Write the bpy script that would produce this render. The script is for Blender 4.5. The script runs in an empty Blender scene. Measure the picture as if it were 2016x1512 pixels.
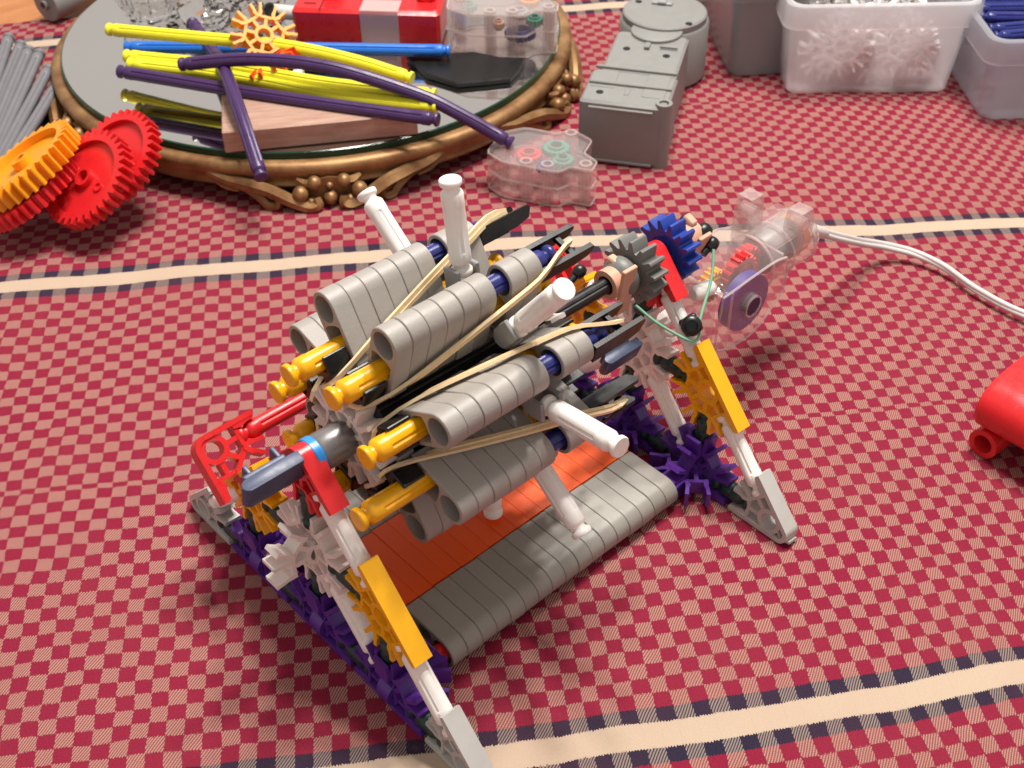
import bpy, bmesh, math, random
from mathutils import Vector, Matrix
random.seed(7)
S = 0.001                      # everything below is written in millimetres
scene = bpy.context.scene
COL = scene.collection
R = math.radians
PI = math.pi

# ------------------------------------------------------------------ camera
cam_d = bpy.data.cameras.new('camera'); cam = bpy.data.objects.new('camera', cam_d); COL.objects.link(cam)
cam.location = (-132.77*S, -244.38*S, 347.28*S)
cam.rotation_euler = (R(49.0415), R(0.5525), R(-42.5094))
cam_d.sensor_width = 36.0; cam_d.lens = 43.58
cam_d.clip_start = 0.01; cam_d.clip_end = 50
cam_d.dof.use_dof = True; cam_d.dof.focus_distance = 0.425; cam_d.dof.aperture_fstop = 27
scene.camera = cam
# ------------------------------------------------------------------ light: indoor, evening, one ceiling lamp of five bulbs
w = bpy.data.worlds.new('World'); scene.world = w; w.use_nodes = True
bg = w.node_tree.nodes['Background']; bg.inputs[0].default_value = (1.0, 0.93, 0.87, 1); bg.inputs[1].default_value = 0.52
LAMP = (430, 160, 1150)
for i in range(5):
    a = i*2*PI/5 + 0.3
    ld = bpy.data.lights.new('bulb', 'POINT'); ld.energy = 18.5; ld.color = (1.0, 0.95, 0.89); ld.shadow_soft_size = 0.042
    lo = bpy.data.objects.new('bulb', ld); COL.objects.link(lo)
    lo.location = ((LAMP[0]+170*math.cos(a))*S, (LAMP[1]+170*math.sin(a))*S, LAMP[2]*S)
vs = scene.view_settings
vs.view_transform = 'Standard'; vs.look = 'None'; vs.exposure = 0.0; vs.gamma = 1.0; vs.use_curve_mapping = False
scene.render.engine = 'CYCLES'
cy = scene.cycles
cy.use_denoising = True; cy.max_bounces = 10; cy.transparent_max_bounces = 24; cy.transmission_bounces = 8; cy.glossy_bounces = 5
cy.caustics_reflective = False; cy.caustics_refractive = False; cy.sample_clamp_indirect = 6

# ------------------------------------------------------------------ materials
class NT:
    def __init__(s, name):
        s.m = bpy.data.materials.new(name); s.m.use_nodes = True
        s.t = s.m.node_tree; s.b = s.t.nodes['Principled BSDF']; s.out = s.t.nodes['Material Output']
    def n(s, typ, **kw):
        nd = s.t.nodes.new(typ)
        for k, v in kw.items(): setattr(nd, k, v)
        return nd
    def link(s, a, b): s.t.links.new(a, b)
    def math(s, op, a, b=None, c=None, clamp=False):
        nd = s.n('ShaderNodeMath', operation=op); nd.use_clamp = clamp
        for i, v in enumerate((a, b, c)):
            if v is None: continue
            if isinstance(v, (int, float)): nd.inputs[i].default_value = v
            else: s.link(v, nd.inputs[i])
        return nd.outputs[0]
    def mix(s, f, a, b):
        nd = s.n('ShaderNodeMix', data_type='RGBA')
        for sock, v in ((nd.inputs[0], f), (nd.inputs[6], a), (nd.inputs[7], b)):
            if isinstance(v, (int, float)): sock.default_value = v
            elif isinstance(v, tuple): sock.default_value = (*v[:3], 1)
            else: s.link(v, sock)
        return nd.outputs[2]
    def noise(s, scale, detail=3, rough=0.5, vec=None):
        nd = s.n('ShaderNodeTexNoise'); nd.inputs['Scale'].default_value = scale
        nd.inputs['Detail'].default_value = detail; nd.inputs['Roughness'].default_value = rough
        if vec is not None: s.link(vec, nd.inputs['Vector'])
        return nd
    def ramp(s, f, lo, hi, a=0.0, b=1.0):
        nd = s.n('ShaderNodeMapRange'); s.link(f, nd.inputs[0])
        for i, v in zip((1, 2, 3, 4), (lo, hi, a, b)): nd.inputs[i].default_value = v
        return nd.outputs[0]
    def bump(s, h, dist, strength=1.0):
        nd = s.n('ShaderNodeBump'); nd.inputs['Distance'].default_value = dist; nd.inputs['Strength'].default_value = strength
        s.link(h, nd.inputs['Height']); s.link(nd.outputs[0], s.b.inputs['Normal'])

def plastic(name, col, rough=0.34, bump=0.00003, var=0.10, metallic=0.0, sss=0.0, bscale=2500):
    t = NT(name)
    oc = t.n('ShaderNodeTexCoord').outputs['Object']
    nz = t.noise(180, 4, 0.6, oc); nf = t.noise(bscale, 2, 0.5, oc)
    dk = tuple(c*(1-var) for c in col); lt = tuple(min(1, c*(1+var*0.7)) for c in col)
    sp = t.noise(1100, 6, 0.8, oc); mp = t.n('ShaderNodeMapping'); mp.inputs['Scale'].default_value = (40, 900, 500); mp.inputs['Rotation'].default_value = (0.4, 0.7, 0.5); t.link(oc, mp.inputs[0])
    scr = t.noise(1.0, 3, 0.7, mp.outputs[0])
    wear = t.math('MAXIMUM', t.ramp(sp.outputs[0], 0.64, 0.72, 0, 0.10), t.ramp(scr.outputs[0], 0.68, 0.72, 0, 0.12))
    c = t.mix(nz.outputs[0], dk, lt)
    t.link(t.mix(wear, c, tuple(0.55*x+0.30 for x in col)), t.b.inputs['Base Color'])
    t.link(t.math('ADD', t.ramp(nz.outputs[0], 0.3, 0.7, rough-0.07, rough+0.09), t.math('MULTIPLY', wear, 1.6)), t.b.inputs['Roughness'])
    t.b.inputs['Metallic'].default_value = metallic
    t.b.inputs['IOR'].default_value = 1.5
    if sss:
        t.b.inputs['Subsurface Weight'].default_value = sss; t.b.inputs['Subsurface Radius'].default_value = (1, .7, .5); t.b.inputs['Subsurface Scale'].default_value = 0.0015
    t.bump(nf.outputs[0], bump)
    return t.m

M = {}
M['white'] = plastic('white_plastic', (0.90, 0.86, 0.82), 0.38, var=0.04)
M['matte_white'] = plastic('matte_white_plastic', (0.92, 0.90, 0.88), 0.62, var=0.03)
M['off_white'] = plastic('off_white_plastic', (0.82, 0.74, 0.70), 0.42, var=0.06)
M['foot_grey'] = plastic('light_grey_plastic', (0.50, 0.49, 0.46), 0.42)
M['yellow'] = plastic('yellow_plastic', (0.88, 0.43, 0.006), 0.27)
M['lemon'] = plastic('lemon_plastic', (0.80, 0.74, 0.030), 0.36)
M['red'] = plastic('red_plastic', (0.66, 0.018, 0.022), 0.30)
M['deep_blue'] = plastic('deep_blue_plastic', (0.008, 0.008, 0.06), 0.35)
M['orange'] = plastic('orange_red_plastic', (0.86, 0.085, 0.018), 0.36, sss=0.1)
M['amber'] = plastic('amber_plastic', (0.86, 0.33, 0.010), 0.34)
M['purple'] = plastic('purple_plastic', (0.10, 0.028, 0.27), 0.32)
M['violet'] = plastic('violet_plastic', (0.045, 0.014, 0.22), 0.5)
M['plum'] = plastic('plum_plastic', (0.055, 0.022, 0.10), 0.33)
M['blue'] = plastic('navy_plastic', (0.022, 0.028, 0.17), 0.28)
M['gear_blue'] = plastic('blue_plastic', (0.016, 0.050, 0.32), 0.32)
M['bright_blue'] = plastic('bright_blue_plastic', (0.02, 0.16, 0.62), 0.32)
M['sky_blue'] = plastic('sky_blue_plastic', (0.03, 0.28, 0.72), 0.30)
M['slate'] = plastic('slate_plastic', (0.055, 0.072, 0.135), 0.40)
M['black'] = plastic('black_plastic', (0.007, 0.007, 0.007), 0.34, var=0.3)
M['green'] = plastic('dark_green_plastic', (0.012, 0.040, 0.034), 0.36)
M['tan'] = plastic('tan_plastic', (0.62, 0.36, 0.25), 0.42)
M['gear_grey'] = plastic('dark_grey_plastic', (0.17, 0.17, 0.16), 0.45)
M['gunmetal'] = plastic('gunmetal_plastic', (0.22, 0.21, 0.21), 0.30, metallic=0.35)
M['rod_grey'] = plastic('grey_rod_plastic', (0.18, 0.175, 0.19), 0.42)
M['case_grey'] = plastic('silver_grey_plastic', (0.235, 0.232, 0.222), 0.52, bump=0.00005)
M['clip_grey'] = plastic('clip_grey_plastic', (0.30, 0.30, 0.30), 0.38)
M['rubber_green'] = plastic('green_rubber', (0.20, 0.50, 0.33), 0.6)
M['teal'] = plastic('teal_plastic', (0.02, 0.30, 0.22), 0.35)
M['cable'] = plastic('cable_sheath', (0.62, 0.60, 0.58), 0.45)
M['cable_dark'] = plastic('cable_core', (0.20, 0.13, 0.12), 0.5)
M['green_edge'] = plastic('glass_edge', (0.004, 0.045, 0.022), 0.12)

def block_mat(name, col, rough, wear):
    t = NT(name)
    oc = t.n('ShaderNodeTexCoord').outputs['Object']
    oi = t.n('ShaderNodeObjectInfo').outputs['Random']
    n1 = t.noise(900, 3, 0.6, oc); n2 = t.noise(70, 5, 0.65, oc)
    c = t.mix(n2.outputs[0], tuple(x*0.88 for x in col), tuple(x*1.10 for x in col))
    c = t.mix(t.math('MULTIPLY', oi, 0.5), c, tuple(x*0.84 for x in col))
    sc = t.noise(260, 6, 0.75, oc)
    c = t.mix(t.ramp(sc.outputs[0], 0.66, 0.70, 0, wear), c, tuple(min(1, x*1.5+0.08) for x in col))
    t.link(c, t.b.inputs['Base Color'])
    t.link(t.ramp(n2.outputs[0], 0.3, 0.7, rough-0.08, rough+0.10), t.b.inputs['Roughness'])
    t.bump(n1.outputs[0], 0.00010, 0.8)
    return t.m
M['silver'] = block_mat('silver_block', (0.345, 0.318, 0.290), 0.48, 0.25)
M['deck_grey'] = block_mat('grey_deck_block', (0.31, 0.292, 0.258), 0.44, 0.5)
M['deck_orange'] = block_mat('orange_deck_block', (0.95, 0.118, 0.014), 0.38, 0.10)

def rubber():
    t = NT('tan_rubber'); oc = t.n('ShaderNodeTexCoord').outputs['Object']
    n = t.noise(350, 4, 0.6, oc)
    t.link(t.mix(n.outputs[0], (0.74, 0.53, 0.29), (0.90, 0.72, 0.46)), t.b.inputs['Base Color'])
    t.b.inputs['Roughness'].default_value = 0.55
    t.b.inputs['Subsurface Weight'].default_value = 0.2; t.b.inputs['Subsurface Scale'].default_value = 0.001
    t.bump(n.outputs[0], 0.0001, 0.6)
    return t.m
M['rubber'] = rubber()

def clear(name, tint=(0.985, 0.965, 0.96), haze=0.085, rough=0.06):
    t = NT(name); nt = t.t
    nt.nodes.remove(t.b)
    tr = t.n('ShaderNodeBsdfTransparent'); tr.inputs[0].default_value = (*tint, 1)
    gl = t.n('ShaderNodeBsdfGlossy'); gl.inputs['Roughness'].default_value = rough; gl.inputs[0].default_value = (1, 1, 1, 1)
    rn = t.noise(420, 2, 0.5, t.n('ShaderNodeTexCoord').outputs['Object']); bp = t.n('ShaderNodeBump'); bp.inputs['Distance'].default_value = 0.0006; bp.inputs['Strength'].default_value = 0.22
    t.link(rn.outputs[0], bp.inputs['Height']); t.link(bp.outputs[0], gl.inputs['Normal'])
    df = t.n('ShaderNodeBsdfDiffuse'); df.inputs[0].default_value = (0.78, 0.66, 0.64, 1)
    m1 = t.n('ShaderNodeMixShader'); lw = t.n('ShaderNodeLayerWeight'); lw.inputs[0].default_value = 0.5
    t.link(t.math('ADD', t.math('MULTIPLY', t.math('POWER', lw.outputs['Facing'], 5.0), 0.9), haze), m1.inputs[0])
    t.link(tr.outputs[0], m1.inputs[1]); t.link(df.outputs[0], m1.inputs[2])
    fr = t.n('ShaderNodeFresnel'); fr.inputs['IOR'].default_value = 1.5
    m2 = t.n('ShaderNodeMixShader'); bf = t.n('ShaderNodeNewGeometry').outputs['Backfacing']
    t.link(t.math('MULTIPLY', t.math('MULTIPLY', fr.outputs[0], 1.5, clamp=True), t.math('SUBTRACT', 1.0, bf)), m2.inputs[0])
    t.link(m1.outputs[0], m2.inputs[1]); t.link(gl.outputs[0], m2.inputs[2])
    t.link(m2.outputs[0], t.out.inputs['Surface'])
    return t.m
M['clear'] = clear('clear_plastic')
M['clear_lug'] = clear('clear_plastic_lug', haze=0.24)
M['clear_rib'] = clear('clear_plastic_rib', haze=0.30)
M['tape'] = clear('clear_tape', (0.93, 0.92, 0.92), 0.30, 0.3)

def milky(name, col, trans):
    t = NT(name); nt = t.t; nt.nodes.remove(t.b)
    df = t.n('ShaderNodeBsdfDiffuse'); df.inputs[0].default_value = (*col, 1)
    tl = t.n('ShaderNodeBsdfTranslucent'); tl.inputs[0].default_value = (*col, 1)
    tr = t.n('ShaderNodeBsdfTransparent'); tr.inputs[0].default_value = (0.95, 0.95, 0.96, 1)
    gl = t.n('ShaderNodeBsdfGlossy'); gl.inputs['Roughness'].default_value = 0.25
    a = t.n('ShaderNodeMixShader'); a.inputs[0].default_value = 0.5
    t.link(df.outputs[0], a.inputs[1]); t.link(tl.outputs[0], a.inputs[2])
    b = t.n('ShaderNodeMixShader'); b.inputs[0].default_value = trans
    t.link(a.outputs[0], b.inputs[1]); t.link(tr.outputs[0], b.inputs[2])
    fr = t.n('ShaderNodeFresnel'); fr.inputs['IOR'].default_value = 1.45
    c = t.n('ShaderNodeMixShader'); t.link(t.math('MULTIPLY', fr.outputs[0], t.math('SUBTRACT', 1.0, t.n('ShaderNodeNewGeometry').outputs['Backfacing'])), c.inputs[0]); t.link(b.outputs[0], c.inputs[1]); t.link(gl.outputs[0], c.inputs[2])
    t.link(c.outputs[0], t.out.inputs['Surface'])
    return t.m
M['milky'] = milky('milky_plastic', (0.95, 0.95, 0.96), 0.50)
M['tub_grey'] = milky('grey_tub_plastic', (0.34, 0.33, 0.335), 0.22)
M['milky_dim'] = milky('milky_plastic_dim', (0.62, 0.62, 0.67), 0.42)

def glass():
    t = NT('crystal'); t.b.inputs['Base Color'].default_value = (0.97, 0.95, 0.94, 1)
    t.b.inputs['Transmission Weight'].default_value = 1.0; t.b.inputs['Roughness'].default_value = 0.02; t.b.inputs['IOR'].default_value = 1.52
    return t.m
M['crystal'] = glass()

def mirror():
    t = NT('mirror_glass'); oc = t.n('ShaderNodeTexCoord').outputs['Object']
    n = t.noise(30, 4, 0.6, oc)
    t.b.inputs['Metallic'].default_value = 1.0
    t.link(t.mix(n.outputs[0], (0.90, 0.88, 0.85), (0.96, 0.94, 0.91)), t.b.inputs['Base Color'])
    t.link(t.ramp(n.outputs[0], 0.45, 0.75, 0.015, 0.05), t.b.inputs['Roughness'])
    return t.m
M['mirror'] = mirror()

def gilt():
    t = NT('old_gilt'); oc = t.n('ShaderNodeTexCoord').outputs['Object']
    n = t.noise(60, 5, 0.6, oc); n2 = t.noise(700, 3, 0.6, oc)
    t.link(t.mix(t.ramp(n.outputs[0], 0.35, 0.65), (0.20, 0.090, 0.034), (0.40, 0.230, 0.098)), t.b.inputs['Base Color'])
    t.b.inputs['Metallic'].default_value = 0.55
    t.link(t.ramp(n.outputs[0], 0.3, 0.7, 0.40, 0.58), t.b.inputs['Roughness'])
    t.bump(n2.outputs[0], 0.00015, 0.6)
    return t.m
M['gilt'] = gilt()

def wood(name, a, b, scale):
    t = NT(name); oc = t.n('ShaderNodeTexCoord').outputs['Object']
    mp = t.n('ShaderNodeMapping'); mp.inputs['Scale'].default_value = (1, 9, 6); t.link(oc, mp.inputs[0])
    n = t.noise(scale, 5, 0.65, mp.outputs[0]); n2 = t.noise(scale*7, 3, 0.6, mp.outputs[0])
    f = t.math('ADD', t.math('MULTIPLY', n.outputs[0], 0.75), t.math('MULTIPLY', n2.outputs[0], 0.25))
    t.link(t.mix(t.ramp(f, 0.35, 0.65), a, b), t.b.inputs['Base Color'])
    t.b.inputs['Roughness'].default_value = 0.55
    t.bump(n2.outputs[0], 0.0002, 0.5)
    return t.m
M['block_wood'] = wood('walnut_block', (0.34, 0.19, 0.14), (0.50, 0.32, 0.24), 40)
M['table_wood'] = wood('table_wood', (0.40, 0.15, 0.05), (0.55, 0.24, 0.09), 12)

CELL = 5.9
STRIPE = 283.2
def cloth_mat():
    t = NT('woven_checked_cloth')
    uv = t.n('ShaderNodeUVMap'); uv.uv_map = 'weave'
    sp = t.n('ShaderNodeSeparateXYZ'); t.link(uv.outputs[0], sp.inputs[0])
    nz = t.noise(0.9, 2, 0.5, uv.outputs[0]); nz.noise_dimensions = '2D'
    ns = t.n('ShaderNodeSeparateColor'); t.link(nz.outputs['Color'], ns.inputs[0])
    u0, v0 = sp.outputs[0], sp.outputs[1]
    wob = lambda s, k: t.math('MULTIPLY', t.math('SUBTRACT', ns.outputs[k], 0.5), s)
    lz = t.noise(0.035, 2, 0.5, uv.outputs[0]); lz.noise_dimensions = '2D'
    ls = t.n('ShaderNodeSeparateColor'); t.link(lz.outputs['Color'], ls.inputs[0])
    u0 = t.math('ADD', u0, t.math('MULTIPLY', t.math('SUBTRACT', ls.outputs[0], 0.5), 2.6)); v0 = t.math('ADD', v0, t.math('MULTIPLY', t.math('SUBTRACT', ls.outputs[1], 0.5), 2.6))
    u = t.math('ADD', u0, wob(1.1, 0)); v = t.math('ADD', v0, wob(1.1, 1))
    # zigzag edge of the floating threads
    zig = t.math('MULTIPLY', t.math('SINE', t.math('MULTIPLY', u0, 2*PI/0.95)), 0.22)
    v = t.math('ADD', v, zig)
    vm = t.math('SUBTRACT', t.math('MODULO', t.math('ADD', v, STRIPE*20.5), STRIPE), STRIPE/2)   # -STRIPE/2 .. STRIPE/2, 0 on a stripe
    va = t.math('ABSOLUTE', vm)
    col = t.math('FLOOR', t.math('DIVIDE', u, CELL))
    row = t.math('FLOOR', t.math('DIVIDE', t.math('SUBTRACT', va, 10.4), CELL))
    par = lambda x: t.math('MODULO', t.math('ADD', x, 4000), 2)
    chk = par(t.math('ADD', col, row))
    # yarn hatch: twill lines in the pale squares
    tw = t.math('SINE', t.math('MULTIPLY', t.math('ADD', t.math('MULTIPLY', u0, 1.0), t.math('MULTIPLY', v0, -0.62)), 2*PI/1.02))
    hat = t.ramp(tw, -0.55, 0.45)
    fine = t.noise(1.6, 3, 0.6, uv.outputs[0]); fine.noise_dimensions = '2D'
    big = t.noise(0.02, 3, 0.5, uv.outputs[0]); big.noise_dimensions = '2D'
    red = t.mix(t.ramp(fine.outputs[0], 0.3, 0.7), (0.190, 0.0055, 0.026), (0.265, 0.0085, 0.038))
    pale = t.mix(t.math('MULTIPLY', t.math('SUBTRACT', 1.0, hat), 0.74), (0.475, 0.262, 0.208), red)
    checks = t.mix(chk, red, pale)
    navy = t.mix(fine.outputs[0], (0.014, 0.011, 0.030), (0.028, 0.024, 0.055))
    greyed = t.mix(t.math('MULTIPLY', t.math('SUBTRACT', 1.0, hat), 0.95), (0.27, 0.215, 0.180), navy)
    dash = t.mix(par(col), navy, greyed)
    cream = t.mix(fine.outputs[0], (0.45, 0.345, 0.255), (0.54, 0.42, 0.31))
    c = t.mix(t.math('LESS_THAN', va, 10.4), checks, dash)
    c = t.mix(t.math('LESS_THAN', va, 4.9), c, cream)
    c = t.mix(t.ramp(big.outputs[0], 0.3, 0.8, 0, 0.14), c, (0.30, 0.06, 0.06))
    t.link(c, t.b.inputs['Base Color'])
    t.b.inputs['Roughness'].default_value = 0.85
    t.b.inputs['Sheen Weight'].default_value = 0.0; t.b.inputs['Sheen Roughness'].default_value = 0.5
    t.b.inputs['Specular IOR Level'].default_value = 0.25
    yarn = t.math('SINE', t.math('MULTIPLY', v0, 2*PI/0.7))
    h = t.math('ADD', t.math('MULTIPLY', tw, 0.5), t.math('MULTIPLY', yarn, 0.2))
    h = t.math('ADD', t.math('MULTIPLY', h, t.math('ADD', t.math('MULTIPLY', t.math('MULTIPLY', chk, t.math('GREATER_THAN', va, 4.9)), 0.7), 0.3)), t.math('MULTIPLY', fine.outputs[0], 0.6))
    h = t.math('MULTIPLY', t.math('ADD', h, t.math('MULTIPLY', chk, 0.5)), t.math('ADD', t.math('MULTIPLY', t.math('GREATER_THAN', va, 4.9), 0.8), 0.2))
    t.bump(h, 0.00030, 0.9)
    return t.m
M['cloth'] = cloth_mat()

# ------------------------------------------------------------------ mesh helpers (millimetres)
V3 = Vector
def frame(o, x, z):
    """matrix (mm) with local x along x, local z along z, origin o"""
    x = V3(x).normalized(); z = V3(z); y = z.cross(x).normalized(); z = x.cross(y).normalized()
    m = Matrix((x, y, z)).transposed().to_4x4(); m.translation = V3(o); return m
def along(a, b, roll=0.0):
    """matrix whose local z runs from a to b, origin midway"""
    a, b = V3(a), V3(b); d = (b-a).normalized()
    up = V3((0, 0, 1)) if abs(d.z) < 0.95 else V3((1, 0, 0))
    x = up.cross(d).normalized(); y = d.cross(x)
    m = Matrix((x, y, d)).transposed().to_4x4(); m.translation = (a+b)/2
    return m @ Matrix.Rotation(roll, 4, 'Z')
I4 = Matrix.Identity(4)

class MB:
    def __init__(s): s.v = []; s.f = []
    def add(s, vs, fs, m=None):
        o = len(s.v)
        s.v += [tuple((m @ V3(p)) if m else p) for p in vs]
        s.f += [tuple(i+o for i in f) for f in fs]
        return s
    def box(s, c, d, m=None, ch=0.0):
        x, y, z = (k/2 for k in d)
        if ch <= 0:
            vs = [(c[0]+a*x, c[1]+b*y, c[2]+e*z) for a in (-1, 1) for b in (-1, 1) for e in (-1, 1)]
            fs = [(0, 1, 3, 2), (4, 6, 7, 5), (0, 4, 5, 1), (2, 3, 7, 6), (0, 2, 6, 4), (1, 5, 7, 3)]
            return s.add(vs, fs, m)
        # chamfered box: rounded rectangle prism with inset caps
        pl = [(-x+ch, -y), (x-ch, -y), (x, -y+ch), (x, y-ch), (x-ch, y), (-x+ch, y), (-x, y-ch), (-x, -y+ch)]
        pi = [(p[0]*(x-ch)/x, p[1]*(y-ch)/y) for p in pl]
        rings = [[(c[0]+p[0], c[1]+p[1], c[2]-z) for p in pi], [(c[0]+p[0], c[1]+p[1], c[2]-z+ch) for p in pl],
                 [(c[0]+p[0], c[1]+p[1], c[2]+z-ch) for p in pl], [(c[0]+p[0], c[1]+p[1], c[2]+z) for p in pi]]
        return s.rings(rings, m, caps=True)
    def rings(s, rings, m=None, caps=True, closed=False):
        n = len(rings[0]); vs = [p for r in rings for p in r]; fs = []
        k = len(rings)
        for i in range(k if closed else k-1):
            j = (i+1) % k
            for q in range(n):
                r = (q+1) % n
                fs.append((i*n+q, i*n+r, j*n+r, j*n+q))
        if caps and not closed:
            fs.append(tuple(range(n-1, -1, -1))); fs.append(tuple((k-1)*n+q for q in range(n)))
        return s.add(vs, fs, m)
    def lathe(s, prof, n=24, m=None, caps=True):
        """prof: list of (r, z) around local z"""
        rr = [[(max(r, 1e-4)*math.cos(2*PI*q/n), max(r, 1e-4)*math.sin(2*PI*q/n), z) for q in range(n)] for r, z in prof]
        return s.rings(rr, m, caps)
    def prism(s, poly, z0, z1, m=None):
        return s.rings([[(p[0], p[1], z0) for p in poly], [(p[0], p[1], z1) for p in poly]], m)
    def ringprism(s, outer, inner, z0, z1, m=None):
        """outer and inner loops of the same count"""
        return s.rings([[(p[0], p[1], z0) for p in outer], [(p[0], p[1], z1) for p in outer],
                        [(p[0], p[1], z1) for p in inner], [(p[0], p[1], z0) for p in inner]], m, caps=False, closed=True)
    def strip(s, pts, wd, z0, z1, m=None):
        """flat band of width wd following an open 2D polyline, thick in z"""
        L = []; Rr = []
        for i, p in enumerate(pts):
            a = V3((*pts[max(i-1, 0)], 0)); b = V3((*pts[min(i+1, len(pts)-1)], 0)); d = (b-a).normalized(); n = V3((-d.y, d.x, 0))*wd/2
            L.append((p[0]+n.x, p[1]+n.y)); Rr.append((p[0]-n.x, p[1]-n.y))
        rr = [[(l[0], l[1], z0), (r[0], r[1], z0), (r[0], r[1], z1), (l[0], l[1], z1)] for l, r in zip(L, Rr)]
        return s.rings(rr, m)
    def tube(s, pts, rad, n=10, m=None, closed=False, sect=None, caps=True):
        pts = [V3(p) for p in pts]; k = len(pts); rings = []
        prev = None
        for i, p in enumerate(pts):
            if closed: d = (pts[(i+1) % k]-pts[i-1]).normalized()
            else: d = (pts[min(i+1, k-1)]-pts[max(i-1, 0)]).normalized()
            if prev is None:
                up = V3((0, 0, 1)) if abs(d.z) < 0.9 else V3((1, 0, 0)); x = up.cross(d).normalized()
            else:
                x = (prev - d*prev.dot(d)).normalized()
            prev = x; y = d.cross(x)
            r = rad[i] if isinstance(rad, (list, tuple)) else rad
            if sect: rings.append([tuple(p + x*a*r + y*b*r) for a, b in sect])
            else: rings.append([tuple(p + x*math.cos(2*PI*q/n)*r + y*math.sin(2*PI*q/n)*r) for q in range(n)])
        return s.rings(rings, m, caps=caps, closed=closed)
    def mesh(s, name, angle=35, smooth=True, bevel=0.0):
        me = bpy.data.meshes.new(name)
        me.from_pydata([tuple(c*S for c in p) for p in s.v], [], s.f); me.update()
        bm = bmesh.new(); bm.from_mesh(me)
        bmesh.ops.recalc_face_normals(bm, faces=bm.faces)
        if bevel:
            es = [e for e in bm.edges if e.is_manifold and e.calc_face_angle(0) > R(30)]
            bmesh.ops.bevel(bm, geom=es, offset=bevel*S, segments=2, profile=0.5, affect='EDGES', clamp_overlap=True)
        bm.to_mesh(me); bm.free()
        if smooth:
            me.polygons.foreach_set('use_smooth', [True]*len(me.polygons)); me.set_sharp_from_angle(angle=R(angle))
        return me

def put(name, me, mat, parent=None, m=None):
    o = bpy.data.objects.new(name, me); COL.objects.link(o)
    if len(me.materials) == 0 and mat is not None: me.materials.append(M[mat])
    elif mat is not None and me.materials[0] != M[mat]:
        o.data = me = me.copy(); me.materials[0] = M[mat]
    if parent is not None: o.parent = parent
    if m is not None:
        mm = m.copy(); mm.translation = mm.translation*S
        o.matrix_local = (parent.matrix_world.inverted() @ mm) if (parent is not None and parent.type != 'EMPTY') else mm
    return o
def build(name, mb, mat, parent=None, m=None, **kw): return put(name, mb.mesh(name, **kw), mat, parent, m)
def empty(name, parent=None, loc=(0, 0, 0)):
    # empties stay at the world origin frame, so that part matrices are written in world millimetres
    o = bpy.data.objects.new(name, None); COL.objects.link(o); o.empty_display_size = 0.01
    if parent is not None: o.parent = parent
    return o
def tag(o, label, cat, group=None):
    o['label'] = label; o['category'] = cat
    if group: o['group'] = group
    return o
def circ(r, n, c=(0, 0), a0=0.0): return [(c[0]+r*math.cos(a0+2*PI*q/n), c[1]+r*math.sin(a0+2*PI*q/n)) for q in range(n)]
def smooth_path(pts, n=8):
    """Catmull-Rom through pts"""
    pts = [V3(p) for p in pts]; out = []
    P = [pts[0]*2-pts[1]] + pts + [pts[-1]*2-pts[-2]]
    for i in range(1, len(P)-2):
        for k in range(n):
            t = k/n; a, b, c, d = P[i-1], P[i], P[i+1], P[i+2]
            out.append(0.5*((2*b)+(c-a)*t+(2*a-5*b+4*c-d)*t*t+(3*b-a-3*c+d)*t*t*t))
    out.append(pts[-1]); return out

# ------------------------------------------------------------------ construction-toy vocabulary
GROOVE = []
for q in range(32):
    a = 2*PI*q/32; k = abs(((a+PI/4) % (PI/2))-PI/4)      # 0 on a ridge, pi/4 in a groove
    GROOVE.append(1.0 if k < R(20) else (0.80 if k > R(36) else 0.95))
def rod_rings(L, r=3.4):
    z = lambda t: t
    prof = [(0.55, 0, 0), (0.92, 0.0, 0), (1.0, 0.35, 0), (1.0, 1.5, 0), (0.93, 1.9, 0), (0.66, 2.6, 0), (0.66, 3.4, 0), (0.93, 4.3, 0), (1.0, 4.9, 0), (1.0, 8.2, 0), (1.0, 8.7, 1)]
    full = [(f, z0-L/2, g) for f, z0, g in prof] + [(f, L/2-z0, g) for f, z0, g in reversed(prof)]
    return [[(r*f*(GROOVE[q] if g else 1)*math.cos(2*PI*q/32), r*f*(GROOVE[q] if g else 1)*math.sin(2*PI*q/32), zz) for q in range(32)] for f, zz, g in full]
_rods = {}
def rod_mesh(L, r=3.4):
    if (L, r) not in _rods: _rods[L, r] = MB().rings(rod_rings(L, r)).mesh('rod', angle=40)
    return _rods[L, r]
def rod(name, a, b, mat, parent, L=None, roll=0.0, r=3.4):
    """rod between two connector centres a, b (or given length L, centred)"""
    d = (V3(b)-V3(a)).length
    me = rod_mesh(round(L if L else d-20.6, 2), r)
    return put(name, me, mat, parent, along(a, b, roll))

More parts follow.
